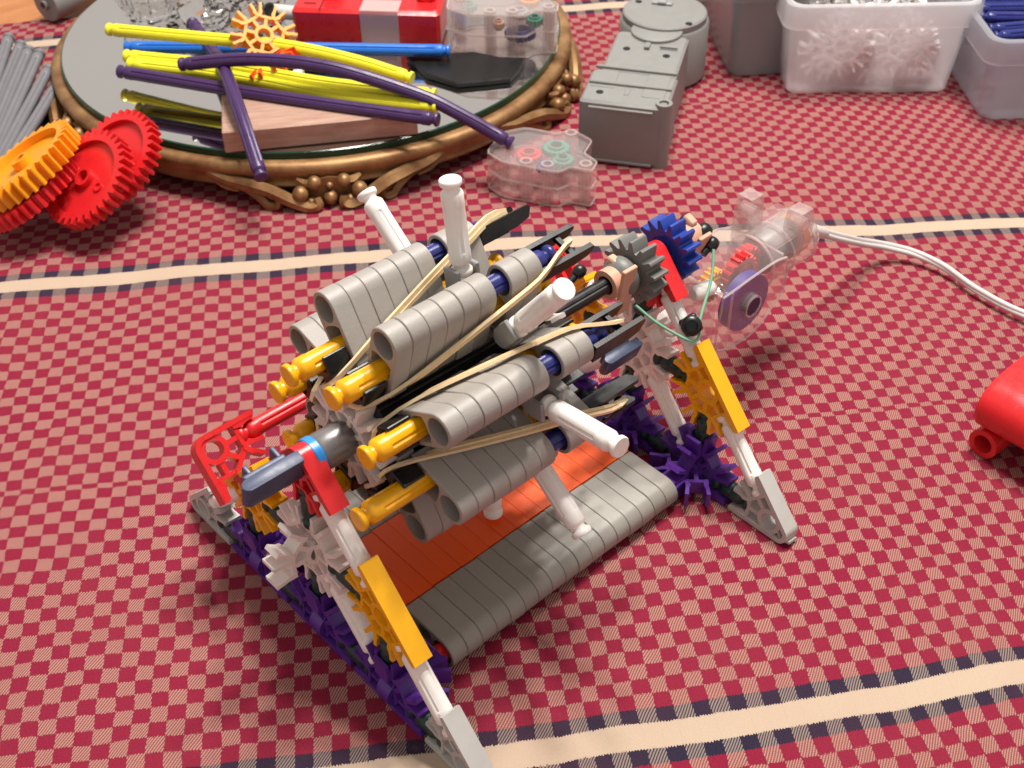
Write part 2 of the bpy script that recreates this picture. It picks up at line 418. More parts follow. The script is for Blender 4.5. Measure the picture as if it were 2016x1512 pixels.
TH = 3.3
_conn = {}
def conn_mesh(slots, shape='open'):
    """flat clip connector: hub ring, spokes and one pair of gripping prongs for every slot (degrees); bars on its flat sides"""
    key = (tuple(slots), shape)
    if key in _conn: return _conn[key]
    b = MB(); n = 20
    b.ringprism(circ(5.2, n), circ(3.4, n), -TH*0.9, TH*0.9)
    for i, a in enumerate(slots):
        m = Matrix.Rotation(R(a), 4, 'Z'); e = 0.013*i
        b.box((7.2, 0, 0), (5.4, 1.7, 2*TH*0.82-e), m)
        b.box((9.9, 0, 0), (1.5, 7.6, 2*TH*0.88-e), m)
        for sgn in (-1, 1):
            b.add([(9.3, sgn*3.0, -TH+e), (9.3, sgn*4.6, -TH+e), (12.4, sgn*4.3, -TH+e), (12.4, sgn*2.4, -TH+e), (14.0, sgn*3.1, -TH+e), (14.0, sgn*4.5, -TH+e), (17.3, sgn*4.9, -TH+e), (17.3, sgn*3.4, -TH+e),
                   (9.3, sgn*3.0, TH-e), (9.3, sgn*4.6, TH-e), (12.4, sgn*4.3, TH-e), (12.4, sgn*2.4, TH-e), (14.0, sgn*3.1, TH-e), (14.0, sgn*4.5, TH-e), (17.3, sgn*4.9, TH-e), (17.3, sgn*3.4, TH-e)],
                  [(0, 1, 2, 3), (3, 2, 5, 4), (4, 5, 6, 7), (8, 11, 10, 9), (11, 12, 13, 10), (12, 15, 14, 13), (0, 8, 9, 1), (1, 9, 10, 2), (2, 10, 13, 5), (5, 13, 14, 6), (6, 14, 15, 7), (7, 15, 12, 4), (4, 12, 11, 3), (3, 11, 8, 0)], m)
    t = TH*1.06
    def corner(p0, c, p1, r=4.0, k=6):
        p0, c, p1 = V3((*p0, 0)), V3((*c, 0)), V3((*p1, 0)); d0 = (p0-c).normalized(); d1 = (p1-c).normalized()
        th = d0.angle(d1); L = r/math.tan(th/2); bis = (d0+d1).normalized(); ctr = c+bis*(r/math.sin(th/2))
        s0 = c+d0*L; s1 = c+d1*L; out = [p0]
        for i in range(k+1):
            q = (s0-ctr).lerp(s1-ctr, i/k).normalized()*r+ctr; out.append(q)
        out.append(p1); return [(q.x, q.y) for q in out]
    if shape == 'half':
        b.strip([(-17.8, -5.2), (17.8, -5.2)], 1.9, -t, t)
    elif shape == 'quarter':
        b.strip(corner((17.8, -5.2), (-5.2, -5.2), (-5.2, 17.8)), 1.9, -t, t)
    elif shape == 'wedge':
        d = V3((math.cos(R(45)), math.sin(R(45)), 0)); nn = V3((-d.y, d.x, 0)); p1 = d*17.8+nn*5.2
        ix = -5.2/math.tan(R(22.5))
        b.strip(corner((17.8, -5.2), (ix, -5.2), (p1.x, p1.y), r=3.0), 1.9, -t, t)
        b.strip([(-10.0, -4.3), (-8.0, -1.2), (-4.6, -1.6)], 1.0, -TH*.7, TH*.7)
    me = b.mesh('connector', smooth=True, angle=30)
    _conn[key] = me; return me
ALL8 = [0, 45, 90, 135, 180, 225, 270, 315]
def conn(name, c, x, z, slots, shape, mat, parent, rot=0):
    return put(name, conn_mesh(slots, shape), mat, parent, frame(c, x, z) @ Matrix.Rotation(R(rot), 4, 'Z'))

def holed(outer, holes, h, ch=0.35):
    """prism with holes whose outer rim is chamfered; local z 0..h"""
    n = len(outer); cx = sum(p[0] for p in outer)/n; cyy = sum(p[1] for p in outer)/n
    ins = []
    for i in range(n):
        a, b_, c = outer[i-1], outer[i], outer[(i+1) % n]
        d = V3((c[0]-a[0], c[1]-a[1], 0)).normalized(); ins.append((b_[0]-d.y*ch, b_[1]+d.x*ch))
    bm = bmesh.new()
    def cap(z, flip):
        es = []; loops = []
        for lp in [ins]+holes:
            vs = [bm.verts.new((p[0]*S, p[1]*S, z*S)) for p in lp]; loops.append(vs)
            for i in range(len(vs)): es.append(bm.edges.new((vs[i], vs[(i+1) % len(vs)])))
        bmesh.ops.triangle_fill(bm, use_beauty=True, use_dissolve=False, edges=es)
        return loops
    l0 = cap(0, True); l1 = cap(h, False)
    r0 = [bm.verts.new((p[0]*S, p[1]*S, ch*S)) for p in outer]; r1 = [bm.verts.new((p[0]*S, p[1]*S, (h-ch)*S)) for p in outer]
    for A, B in ((l0[0], r0), (r0, r1), (r1, l1[0])):
        for i in range(n): bm.faces.new((A[i], A[(i+1) % n], B[(i+1) % n], B[i]))
    for A, B in zip(l0[1:], l1[1:]):
        k = len(A)
        for i in range(k): bm.faces.new((A[i], B[i], B[(i+1) % k], A[(i+1) % k]))
    bmesh.ops.recalc_face_normals(bm, faces=bm.faces)
    me = bpy.data.meshes.new('block'); bm.to_mesh(me); bm.free()
    me.polygons.foreach_set('use_smooth', [True]*len(me.polygons)); me.set_sharp_from_angle(angle=R(28))
    return me
# silver block: local y radial (0 = round hole), local x across, z along the stack
def block_outline():
    o = [(-5.2, -20), (5.2, -20), (6, -19.2)]
    o += [(6*math.cos(a), 6*math.sin(a)) for a in [i*PI/10 for i in range(11)]]
    o += [(-6, -19.2)]; return o
D_HOLE = [(-4.5, -6.4), (-4.5, -11.0), (-3.4, -12.2), (3.4, -12.2), (4.5, -11.0), (4.5, -6.4), (2.4, -5.6), (-2.4, -5.6)]
BLK = 6.6
block_me = holed(block_outline(), [circ(4.7, 18), D_HOLE], BLK-0.10, ch=0.26)
orange_me = holed([(-6, -17.3), (-5.4, -17.35), (5.4, -17.35), (6, -17.3), (6, 17.3), (5.4, 17.35), (-5.4, 17.35), (-6, 17.3)], [circ(3.4, 12)], BLK-0.06, ch=0.14)

def gear_mesh(Ro, teeth, th, depth, rim=3.0, disk=1.6, hub=5.0, round_t=False, holes=0):
    b = MB(); outer = []; k = 6
    for i in range(teeth):
        for f, rr in ((0.0, 0), (0.24, 0), (0.34, 0.92 if round_t else 1), (0.42, 1.06 if round_t else 1), (0.56, 1.06 if round_t else 1), (0.64, 0.92 if round_t else 1)):
            a = 2*PI*(i+f)/teeth; r = Ro-depth+depth*rr; outer.append((r*math.cos(a), r*math.sin(a)))
    inner = [((Ro-depth-rim)*math.cos(2*PI*(i//k+(0, .24, .34, .42, .56, .64)[i % k])/teeth), (Ro-depth-rim)*math.sin(2*PI*(i//k+(0, .24, .34, .42, .56, .64)[i % k])/teeth)) for i in range(len(outer))]
    b.ringprism(outer, inner, -th/2, th/2)
    b.ringprism(circ(Ro-depth-rim+0.4, 40), circ(3.3, 40), -disk/2, disk/2)
    b.ringprism(circ(hub, 24), circ(3.2, 24), -th/2-0.4, th/2+0.4)
    for i in range(holes):
        a = 2*PI*i/holes
        b.ringprism(circ(2.6, 14, (11*math.cos(a), 11*math.sin(a))), circ(1.7, 14, (11*math.cos(a), 11*math.sin(a))), -disk/2-0.9, disk/2+0.9)
    return b.mesh('gear', angle=30)

# ================================================================== the setting: table, cloth
tb = MB(); tb.box((350, 250, -14), (2600, 2400, 20))
o = build('table_top', tb, 'table_wood', smooth=False); o['kind'] = 'structure'
T_ = (math.cos(R(35)), -math.sin(R(35))); N_ = (math.sin(R(35)), math.cos(R(35)))
def weave_uv(x, y):
    s = x*T_[0]+y*T_[1]; q = x*N_[0]+y*N_[1]
    f = max(-1.2, min(1.0, (q-82)/140))
    v = q + 0.00016*s*s*f - 225.0
    if v > 0: v = v*1.055
    u = s + 0.0007*max(0, s-150)**2
    return u, v
def cloth_height(x, y):
    h = 0.9*math.sin(x*0.021+y*0.013+1.0)*math.sin(y*0.017-x*0.006) + 0.5*math.sin(x*0.05-y*0.043)*math.sin(y*0.031+0.7)
    d = math.hypot(x-65, y)
    k = max(0.0, min(1.0, (d-110)/90))             # flat under the model
    d2 = math.hypot(x-248, y-350); k *= max(0.0, min(1.0, (d2-165)/60)) if d2 > 165 else 0
    return h*k*1.7
def build_cloth():
    # grid in weave directions, hem along the far side
    nx, ny = 230, 200; s0, s1, q0, q1 = -700, 900, -420, 525
    vs = []; uvs = []
    for j in range(ny+1):
        q = q0+(q1-q0)*j/ny
        for i in range(nx+1):
            s = s0+(s1-s0)*i/nx
            x = s*T_[0]+q*N_[0]; y = s*T_[1]+q*N_[1]
            vs.append((x*S, y*S, (cloth_height(x, y)-0.25)*S)); uvs.append(weave_uv(x, y))
    fs = [(j*(nx+1)+i, j*(nx+1)+i+1, (j+1)*(nx+1)+i+1, (j+1)*(nx+1)+i) for j in range(ny) for i in range(nx)]
    me = bpy.data.meshes.new('tablecloth'); me.from_pydata(vs, [], fs); me.update()
    ul = me.uv_layers.new(name='weave')
    for lp in me.loops: ul.data[lp.index].uv = uvs[lp.vertex_index]
    me.polygons.foreach_set('use_smooth', [True]*len(me.polygons))
    me.materials.append(M['cloth'])
    o = bpy.data.objects.new('tablecloth', me); COL.objects.link(o)
    sm = o.modifiers.new('thickness', 'SOLIDIFY'); sm.thickness = 0.0006; sm.offset = -1
    return o
o = tag(build_cloth(), 'red and pink checked woven cloth with cream and navy stripes', 'tablecloth')

# ================================================================== the model
Z0 = 6.0; AX = 81.2
toy = tag(empty('toy_launcher'), 'plastic rod-and-connector drum launcher with silver barrels on two A-frame stands', 'construction toy')

def end_frame(x0, lean, sgn):
    """A-frame in the plane x = x0; sgn = +1 when the model lies on its +x side"""
    E_ = empty('end_frame', toy)
    def W(u, v, w=0): return V3((x0+lean*v/75.0 + w, -u, Z0+v))
    U = V3((0, -1, 0)); NV = V3((lean/75.0, 0, 1)).normalized(); NW = U.cross(NV)
    c = lambda name, u, v, slots, shape, mat, rot: conn(name, W(u, v), U, NW, slots, shape, mat, E_, rot)
    c('foot_connector', 75, 0, [0, 45], 'wedge', 'foot_grey', 135)
    c('foot_connector', -75, 0, [0, 45], 'wedge', 'foot_grey', 0)
    c('apex_connector', 0, 75, [0, 45, 90], 'quarter', 'red', 225)
    c('yellow_connector', 37.5, 37.5, [0, 45, 90, 135, 180], 'half', 'yellow', 135)
    c('yellow_connector', -37.5, 37.5, [0, 45, 90, 135, 180], 'half', 'yellow', 225)
    c('white_connector', 0, 37.5, ALL8, 'open', 'off_white', 0)
    for u in (-37.5, 0, 37.5):
        c('purple_connector', u, 0, [0, 45, 90, 135, 180], 'half', 'purple', 0)
        # interlocked at right angles, reaching inwards along the model
        conn('purple_connector', W(u, 0), (sgn, 0, 0), (0, -sgn, 0), [0, 45, 90], 'open', 'purple', E_, 0)
        conn('purple_connector', W(u, 0, sgn*1.5), (sgn, 0, 0), (0, 0, 1), [0, 45, -45] if u else [-45, 45], 'open', 'purple', E_, 0)
    # a second white connector crossing the first
    conn('white_connector', W(0, 37.5, -sgn*1.0), (sgn, 0, 0), (0, -1, 0), [135, 180], 'open', 'off_white', E_, 0)
    r = lambda name, a, b, mat: rod(name, W(*a), W(*b), mat, E_)
    for a, b in (((-75, 0), (-37.5, 0)), ((-37.5, 0), (0, 0)), ((0, 0), (37.5, 0)), ((37.5, 0), (75, 0)), ((-37.5, 37.5), (0, 37.5)), ((0, 37.5), (37.5, 37.5)),
                 ((-37.5, 0), (-37.5, 37.5)), ((37.5, 0), (37.5, 37.5)), ((0, 0), (0, 37.5)), ((0, 37.5), (0, 75))):
        r('green_rod', a, b, 'green')
    for a, b in (((-75, 0), (-37.5, 37.5)), ((75, 0), (37.5, 37.5)), ((-37.5, 37.5), (0, 75)), ((37.5, 37.5), (0, 75)), ((0, 37.5), (37.5, 0)), ((0, 37.5), (-37.5, 0))):
        r('white_rod', a, b, 'white')
    return E_, W
near_f, NW_ = end_frame(0, 2.0, 1)
far_f, FW_ = end_frame(150, 7.8, -1)
# red rod along the back, held by a red corner connector on each frame
q = 1/math.sqrt(2)
conn('red_connector', (-5, 50, 54.8), (1, 0, 0), V3((1, 0, 0)).cross(V3((0, -q, -q))), [0, 45, 90], 'quarter', 'red', near_f)
conn('red_connector', (156, 50, 54.8), (0, -q, -q), V3((0, -q, -q)).cross(V3((-1, 0, 0))), [0, 45, 90], 'quarter', 'red', far_f)
rod('red_rod', (-5, 50, 54.8), (156, 50, 54.8), 'red', toy)
# slate half connectors standing across the frames
def slate(c, parent, tilt=0):
    b = MB(); b.prism([(-9, -5.8), (9.4, -5.8), (10, -5.2), (10, -1.4), (-9, -1.4), (-10.4, -2.2), (-11, -3.6), (-10.4, -5.0)], -4.5, 4.5)
    b.box((-1, -0.4, 0.4), (15, 2.0, 6.6), ch=0.4); b.box((-5.5, 2.0, 0.2), (1.6, 4, 5.6), ch=0.3); b.box((5, 2.4, 0.2), (1.6, 5, 5.6), ch=0.3)
    return build('slate_connector', b, 'slate', parent, Matrix.Translation(c) @ Matrix.Rotation(R(tilt), 4, 'X'), angle=30, bevel=0.3)
slate((-10.5, 2.0, 84.0), near_f, 14)
slate((130.0, -9.5, 58.8), far_f, 20).scale = (0.86, 0.86, 0.86)

# --- deck of blocks between the frames
deck = empty('deck', toy)
X0 = 20.4
for i in range(17):
    x = X0+i*BLK
    j = lambda: random.uniform(-0.16, 0.16)
    # local x (across) -> up, local y (radial) -> outwards, local z -> +x
    put('deck_block', block_me, 'deck_grey', deck, frame((x, -37.5+j(), Z0+j()), (0, 0, -1), (1, 0, 0)) if False else Matrix(((0, 0, 1, x), (0, -1, 0, -37.5+j()), (1, 0, 0, Z0+j()), (0, 0, 0, 1))))
    put('deck_block', block_me, 'deck_grey', deck, Matrix(((0, 0, 1, x), (0, 1, 0, 37.5+j()), (-1, 0, 0, Z0+j()), (0, 0, 0, 1))))
    put('orange_block', orange_me, 'deck_orange', deck, Matrix(((0, 0, 1, x), (0, 1, 0, j()), (-1, 0, 0, Z0-0.15+j()), (0, 0, 0, 1))))
for y in (-37.5, 0, 37.5): rod('red_rod', (0, y, Z0), (150, y, Z0), 'red', deck, L=129.4)

# --- drum
PH0 = -74.18
def er(k): a = R(PH0+45*k); return V3((0, -math.sin(a), math.cos(a)))
def et(k): a = R(PH0+45*k); return V3((0, -math.cos(a), -math.sin(a)))
def cyl(x, r, k, t=0.0): return V3((x, 0.18, AX)) + er(k)*r + et(k)*t
XF = 27.6
handle_me = rod_mesh(33.0, 3.6)
def clip_bracket():
    b = MB()
    for sx in (-1, 1): b.box((sx*4.0, 0, 4.2), (1.5, 7.0, 9.0), ch=0.3)
    b.lathe([(4.4, -3), (4.4, 0.6), (3.9, 1.0)], 18)
    return b.mesh('clip', angle=30)
clip_me = clip_bracket()
def black_clip():
    b = MB(); b.box((0, -0.6, 0), (9.6, 2.2, 8.4), ch=0.4); b.box((4.3, 2.4, 0), (1.2, 5.6, 8.4), ch=0.3); b.box((-4.3, 2.4, 0), (1.2, 5.6, 8.4), ch=0.3)
    b.box((0, -4, 0), (4.6, 6.5, 7), ch=0.3)
    return b.mesh('black_clip', angle=30)
bclip_me = black_clip()
def prong(big):
    # two flat tapering plates with a web, local z along the barrel, local y radial
    b = MB()
    for sx in (-1, 1):
        pl = [(-3.6, 0), (3.4, 0), (3.4, 22.0), (2.0, 22.8), (-2.0, 21.0), (-3.6, 15)] if big else [(-3.6, 0), (1.6, 0), (1.6, 22.0), (0.6, 22.8), (-2.4, 21.0), (-3.6, 15)]
        if sx < 0: pl = [(-3.6, 0), (1.8, 0), (1.8, 22.0), (0.4, 22.6), (-2.6, 20.5), (-3.6, 12)]
        rr = [[(sx*4.9+d, y, z) for y, z in pl] for d in (-0.85, 0.85)]
        b.rings(rr)
    b.box((0, -3.6, 6.5), (9.0, 1.4, 12), ch=0.2); b.box((0, 0, 14.5), (9.4, 1.6, 1.8))
    return b.mesh('prong_clip', angle=30)
prong_me = prong(False); prong_big = prong(True)
tipX = {0: 9.0, 1: 7.5, 2: 9.5, 3: 8.6, 4: 2.0, 5: 9, 6: 9, 7: 9.5}
for k in range(8):
    B_ = empty('barrel', toy)
    fr = lambda x, r, kk=k: (lambda m: m)(Matrix(((0, 0, 1, x), (et(kk).y, er(kk).y, 0, cyl(x, r, kk).y), (et(kk).z, er(kk).z, 0, cyl(x, r, kk).z), (0, 0, 0, 1))))
    for i in [0, 1, 2, 3, 4, 5, 7, 8]:
        x = XF+i*BLK - (0.3 if i > 6 else 0)
        mt = fr(x, 39.03+random.uniform(-0.2, 0.2)) @ Matrix.Rotation(R(random.uniform(-1.3, 1.3)), 4, 'Z')
        put('barrel_block', block_me, 'silver', B_, mt)
    rod('blue_rod', cyl(41, 39.03, k), cyl(96, 39.03, k), 'blue', B_, L=54.0, roll=0.4)
    tx = tipX[k]
    rod('yellow_rod', cyl(tx, 26, k), cyl(tx+86.5, 26, k), 'yellow', B_, L=86.5, roll=0.3, r=3.85)
    put('black_clip', bclip_me, 'black', B_, fr(22.8, 22.0)); put('black_clip', bclip_me, 'black', B_, fr(91.5, 22.0))
    put('prong_clip', prong_big if k == 3 else prong_me, 'black', B_, fr(87.0, 39.0) @ Matrix.Rotation(R({3: 48, 4: 12}.get(k, 0)), 4, 'Z'))
    # handle stands midway to the next barrel
    kk = k+0.5
    put('white_handle', handle_me, 'white', B_, along(cyl(70.6, 35.0, kk), cyl(70.6, 68.0, kk), 0.5))
    put('handle_clip', clip_me, 'clip_grey', B_, frame(cyl(70.6, 29.5, kk), (1, 0, 0), er(kk)))
    b = MB(); b.tube([cyl(24, 14.8, kk), cyl(92, 14.8, kk)], 3.0, sect=[(math.cos(2*PI*i/32)*GROOVE[i], math.sin(2*PI*i/32)*GROOVE[i]) for i in range(32)])
    build('black_rod', b, 'black', B_, angle=40)
for x in (20.5, 27.0, 88, 97):
    conn('hub_connector', (x, 0.18, AX), er(0), (1, 0, 0), ALL8, 'open', 'off_white', toy, 0 if x != 27.0 else 22.5)
# --- axle, spacers, gears
b = MB(); b.tube([(-9, 0.18, AX), (176, 0.18, AX)], 3.1, sect=[(math.cos(2*PI*i/32)*GROOVE[i], math.sin(2*PI*i/32)*GROOVE[i]) for i in range(32)])
build('axle', b, 'black', toy, angle=40)
XM = lambda x: Matrix(((0, 0, 1, x), (1, 0, 0, 0.18), (0, 1, 0, AX), (0, 0, 0, 1)))
b = MB(); b.lathe([(6.0, 0), (6.3, 0.4), (6.3, 9.0), (5.9, 11.0), (4.9, 12.6), (3.2, 13.4)], 36); build('end_cap', b, 'gunmetal', toy, XM(6.4), angle=50)
b = MB(); b.lathe([(3.2, 0), (6.3, 0), (6.6, 0.3), (6.6, 2.7), (6.3, 3.0), (3.2, 3.0)], 36); build('spacer_ring', b, 'sky_blue', toy, XM(3.4), angle=30)
g14 = gear_mesh(12.6, 14, 7.6, 3.4, rim=3.0, disk=3.0, hub=6.0, round_t=True)
put('gear', g14, 'gear_grey', toy, XM(149.5))
put('gear', g14, 'gear_blue', toy, XM(168.0) @ Matrix.Rotation(0.2, 4, 'Z'))
b = MB(); b.lathe([(6.4, 0), (7.4, 1), (7.9, 3), (7.2, 5.6), (5.0, 7.6), (3.2, 8.2)], 28); build('gear_cap', b, 'gear_grey', toy, XM(144.6) @ Matrix.Rotation(PI, 4, 'X'), angle=50)
def tan_clip(x, drop, ang):
    b = MB()
    b.ringprism(circ(5.8, 24), circ(3.7, 24), -4.5, 4.5)
    b.box((-6.0, -0.5, 0), (1.7, -drop+4, 6.8), ch=0.3)
    b.box((3.5, 5.2, 2.5), (5.0, 3.6, 3.6), ch=0.5)
    return build('tan_clip', b, 'tan', toy, XM(x) @ Matrix.Rotation(R(ang), 4, 'Z'), angle=30)
tan_clip(138.0, -17, 8); tan_clip(177.0, -15, 24)
for (x, y, z, r) in ((180, 3, 86, 2.9), (183, -3, 83, 3.3), (185, -6, 78, 2.8), (130, 10, 84, 2.5)):
    b = MB(); b.lathe([(r*0.3, -r*1.05), (r*0.8, -r*0.85), (r, -r*0.2), (r, r*0.3), (r*0.75, r*0.85), (r*0.3, r*1.05)], 22)
    b.lathe([(r*0.55, -r*1.9), (r*0.55, -r*0.8)], 16)
    build('ball_joint', b, 'black', toy, frame((x, y, z), (0, 1, 0), (1, -0.5, 0.5)), angle=50)
b = MB(); b.lathe([(1.2, -3.0), (3.2, -2.6), (3.9, -1), (3.9, 1.2), (3.4, 2.2), (2.2, 2.6), (2.0, 1.4), (0.2, 1.4)], 24); b.box((0, 0, -4.5), (7, 7, 5), ch=0.6)
build('ball_joint', b, 'black', toy, frame((154, -24.5, 66.0), (0, -q, -q), (-0.6, -0.7, 0.4)), angle=50)

# --- clear motor on the far frame, with its cord
mot = empty('motor', toy)
def hull(pl, y0, y1, ch=1.2):
    """outline in x,z extruded along y, with softened rims"""
    cx = sum(p[0] for p in pl)/len(pl); cz = sum(p[1] for p in pl)/len(pl)
    k = lambda p, f: (cx+(p[0]-cx)*f, cz+(p[1]-cz)*f)
    b = MB(); rr = []
    for y, f in ((y0, 0.95), (y0+ch, 1.0), (y1-ch, 1.0), (y1, 0.95)): rr.append([(k(p, f)[0], y, k(p, f)[1]) for p in pl])
    return b.rings(rr)
body = hull([(180, 37), (183, 32.5), (188, 30.6), (206, 31), (216, 35), (222, 42), (223, 56), (220, 61), (210, 62.5), (190, 61.5), (182, 60), (180, 57)], -17, 14)
build('housing', body, 'clear', mot, angle=35)
b = MB(); b.lathe([(9.5, 0), (11.5, 1.0), (11.5, 28), (10.6, 31.5), (8.0, 34.5), (4.5, 36), (3.4, 38)], 30); b.box((0, 11, 14), (20, 3.0, 26), ch=0.8)
build('motor_sleeve', b, 'clear', mot, frame((219.5, -1, 50.5), (0, 1, 0), (1, 0, 0.02)), angle=35)
for x_ in (219.5, 233, 247):
    b = MB(); b.ringprism(circ(12.2, 30), circ(11.4, 30), -0.6, 0.6); build('sleeve_ring', b, 'clear_rib', mot, frame((x_, -1, 50.5), (0, 1, 0), (1, 0, 0.02)), angle=35)
for (x, y, hgt_, zb) in ((226, 8, 21, 55), (239, -8, 18, 53)):
    b = MB()
    pl = [(-5.5, 0), (5.5, 0), (5.2, hgt_*0.72), (3.6, hgt_), (-3.6, hgt_), (-5.2, hgt_*0.72)]
    b.rings([[(x+p[0], y+d_, zb+p[1]) for p in pl] for d_ in (-3.6, -2.6, 2.6, 3.6)])
    b.ringprism(circ(3.2, 14), circ(2.0, 14), -3.7, 3.7, frame((x, y, zb+hgt_*0.62), (1, 0, 0), (0, 1, 0)))
    build('mount_lug', b, 'clear_lug', mot, angle=35)
for pts_ in ([(182, -17.0, 60), (210, -17.2, 62.2), (221, -16.6, 60)], [(182, -17.0, 60), (180.4, -17.0, 37), (188, -17.0, 31)], [(188, -17.0, 31), (206, -17.0, 31.4), (222, -16.8, 43)], [(222, -16.8, 43), (222.6, -16.8, 56), (220, -16.6, 60.5)], [(182, -15, 60), (183, 12, 60)], [(183, 13, 60), (210, 13.5, 62), (221, 12.5, 60)], [(188, -16.6, 33), (188, -16.6, 59)], [(221, -15, 60.5), (221.5, 12, 60.5)]):
    b = MB(); b.tube(smooth_path(pts_, 5), 0.55, n=6); build('housing_rib', b, 'clear_rib', mot, angle=60)
b = MB(); b.box((180.5, -2, 48), (4, 24, 28), ch=1); b.box((176, -6, 58), (8, 8, 6), ch=1); b.box((176, 4, 44), (8, 7, 6), ch=1)
build('mount_plate', b, 'clear', mot, angle=35)
YM = lambda x, y, z: Matrix(((1, 0, 0, x), (0, 0, -1, y), (0, 1, 0, z), (0, 0, 0, 1)))
b = MB(); b.ringprism(circ(12.5, 36), circ(4.2, 36), -2.5, 2.5); 
build('motor_gear', b, 'violet', mot, YM(200, -13.5, 47.5), angle=30)
b = MB(); b.ringprism(circ(4.9, 28), circ(4.1, 28), -1.5, 4.4); build('window_ring', b, 'clear_rib', mot, YM(200, -14.5, 47.5), angle=30)
b = MB(); b.lathe([(4.0, -3.0), (4.0, 2.6)], 24); build('drive_socket', b, 'deep_blue', mot, YM(200, -16.0, 47.5), angle=40)
for (x, y, z, r_, c_) in ((205, -6, 54, 9.5, 'red'), (213, -2, 52, 9.5, 'red'), (193, -2, 53, 7.0, 'yellow')):
    put('motor_gear', gear_mesh(r_, 18, 4.2, 1.4, rim=1.6, disk=2.5, hub=4.0), c_, mot, YM(x, y, z))
b = MB(); b.lathe([(8.2, -11), (8.6, -10.5), (8.6, 9), (8.0, 9.6)], 26); build('motor_can', b, 'clip_grey', mot, frame((234, -1, 52), (0, 0, 1), (1, 0, 0)), angle=40)
b = MB(); b.lathe([(8.4, 0), (8.6, 0.3), (8.6, 4.0), (8.2, 4.3)], 26); build('motor_cap', b, 'amber', mot, frame((243.5, -1, 52), (0, 0, 1), (1, 0, 0)), angle=40)
b = MB(); b.lathe([(2.6, -6), (3.2, -5), (3.2, 3.5), (2.0, 5)], 18); build('white_peg', b, 'white', mot, frame((178, -9, 61), (0, 1, 0), (-0.75, -0.55, 0.1)), angle=40)
cp = smooth_path([(252, -2, 52), (262, -2.5, 47), (276, -3, 38), (294, -1, 26.5), (312, 2, 15), (328, -1, 7), (337, -12, 4), (338, -28, 3.6), (333, -50, 3.6), (333, -75, 3.6), (345, -105, 3.6)], 8)
b = MB(); b.lathe([(3.3, -9), (3.5, -8), (2.4, 6), (2.0, 7)], 16); build('strain_relief', b, 'cable', mot, along(cp[2], cp[14]), angle=40)
for off, mt in ((1.15, 'cable'), (-1.15, 'cable')):
    b = MB(); b.tube([p+V3((0.2, 0.8, 0.6)).normalized()*off for p in cp], 1.25, n=10); build('cord', b, mt, mot, angle=60)
b = MB(); b.tube([p+V3((0, 0, 0.0)) for p in cp], 0.6, n=6); build('cord_seam', b, 'cable_dark', mot, angle=60)

# --- rubber bands, each a loop from a barrel's far prongs to the near hub
names = {0: 'tan rubber band stretched along the barrel at the back, mostly hidden', 1: 'tan rubber band along the topmost barrel, tip by the tallest white handle',
         2: 'tan rubber band along the upper front barrel, above the handle pointing at the camera', 3: 'tan rubber band along the lit front barrel below the upright handles',
         4: 'tan rubber band along the lower front barrel, between two front barrels', 5: 'tan rubber band along the lowest barrel over the deck', 7: 'tan rubber band at the back behind the red rod'}
for k in names:
    sd = {1: 1, 2: 1, 3: -1, 4: -1}.get(k, 1)
    out = [(106.0, 40.5, 0.0), (100, 42.2, 0.8), (93, 43.2, 3.6), (87, 41.6, 7.2), (60, 33.8, 7.9), (34, 25.0, 7.7), (27, 21.4, 6.8), (21, 18.6, 5.2), (17.0, 17.6, 3.6)]
    loop = [cyl(x, r_+0.5, k, sd*t) for x, r_, t in out] + [cyl(16.0, 17.0, k, 0.0)]
    back = [(17.0, 17.6, -3.6), (22, 17.6, -4.6), (26.5, 18.5, 0.5), (30, 21.6, 5.8)] + [(x, r_-0.9, t+0.15) for x, r_, t in reversed(out[:6])]
    loop += [cyl(x, r_-0.2, k, sd*t) for x, r_, t in back]
    # resample
    pts = []
    n = len(loop)
    for i in range(n):
        a, b1 = loop[i], loop[(i+1) % n]; m = max(1, int((b1-a).length/4))
        for j in range(m): pts.append(a.lerp(b1, j/m))
    for _ in range(2): pts = [(pts[i-1]+pts[i]*2+pts[(i+1) % len(pts)])/4 for i in range(len(pts))]
    b = MB(); sect = [(-1.0, -0.55), (1.0, -0.55), (1.0, 0.55), (-1.0, 0.55)]
    # section turned so that the broad side faces outwards
    rings = []
    for i, p in enumerate(pts):
        d = (pts[(i+1) % len(pts)]-pts[i-1]).normalized(); rad = (p-V3((p.x, 0.18, AX))).normalized()
        rad = (rad-d*rad.dot(d)).normalized(); tt = d.cross(rad)
        wv = 1.0+0.12*math.sin(i*0.37+k); rings.append([tuple(p+tt*0.52*sx*1.0+rad*0.68*sy*wv) for sx, sy in ((-1, -1), (1, -1), (1, 1), (-1, 1))])
    b.rings(rings, caps=False, closed=True)
    tag(build('rubber_band', b, 'rubber', angle=30), names[k], 'rubber band', 'rubber bands stretched along the barrels')
gp = smooth_path([(176, -14, 84), (170, -19, 76), (158, -25, 66.5), (155, -28, 63), (151, -27, 62), (143, -18, 69), (139, -10, 75)], 6)
b = MB(); b.tube(gp, 0.55, n=8)
tag(build('green_rubber_band', b, 'rubber_green', angle=60), 'thin pale green rubber band looped between the clear motor and black ball', 'rubber band')

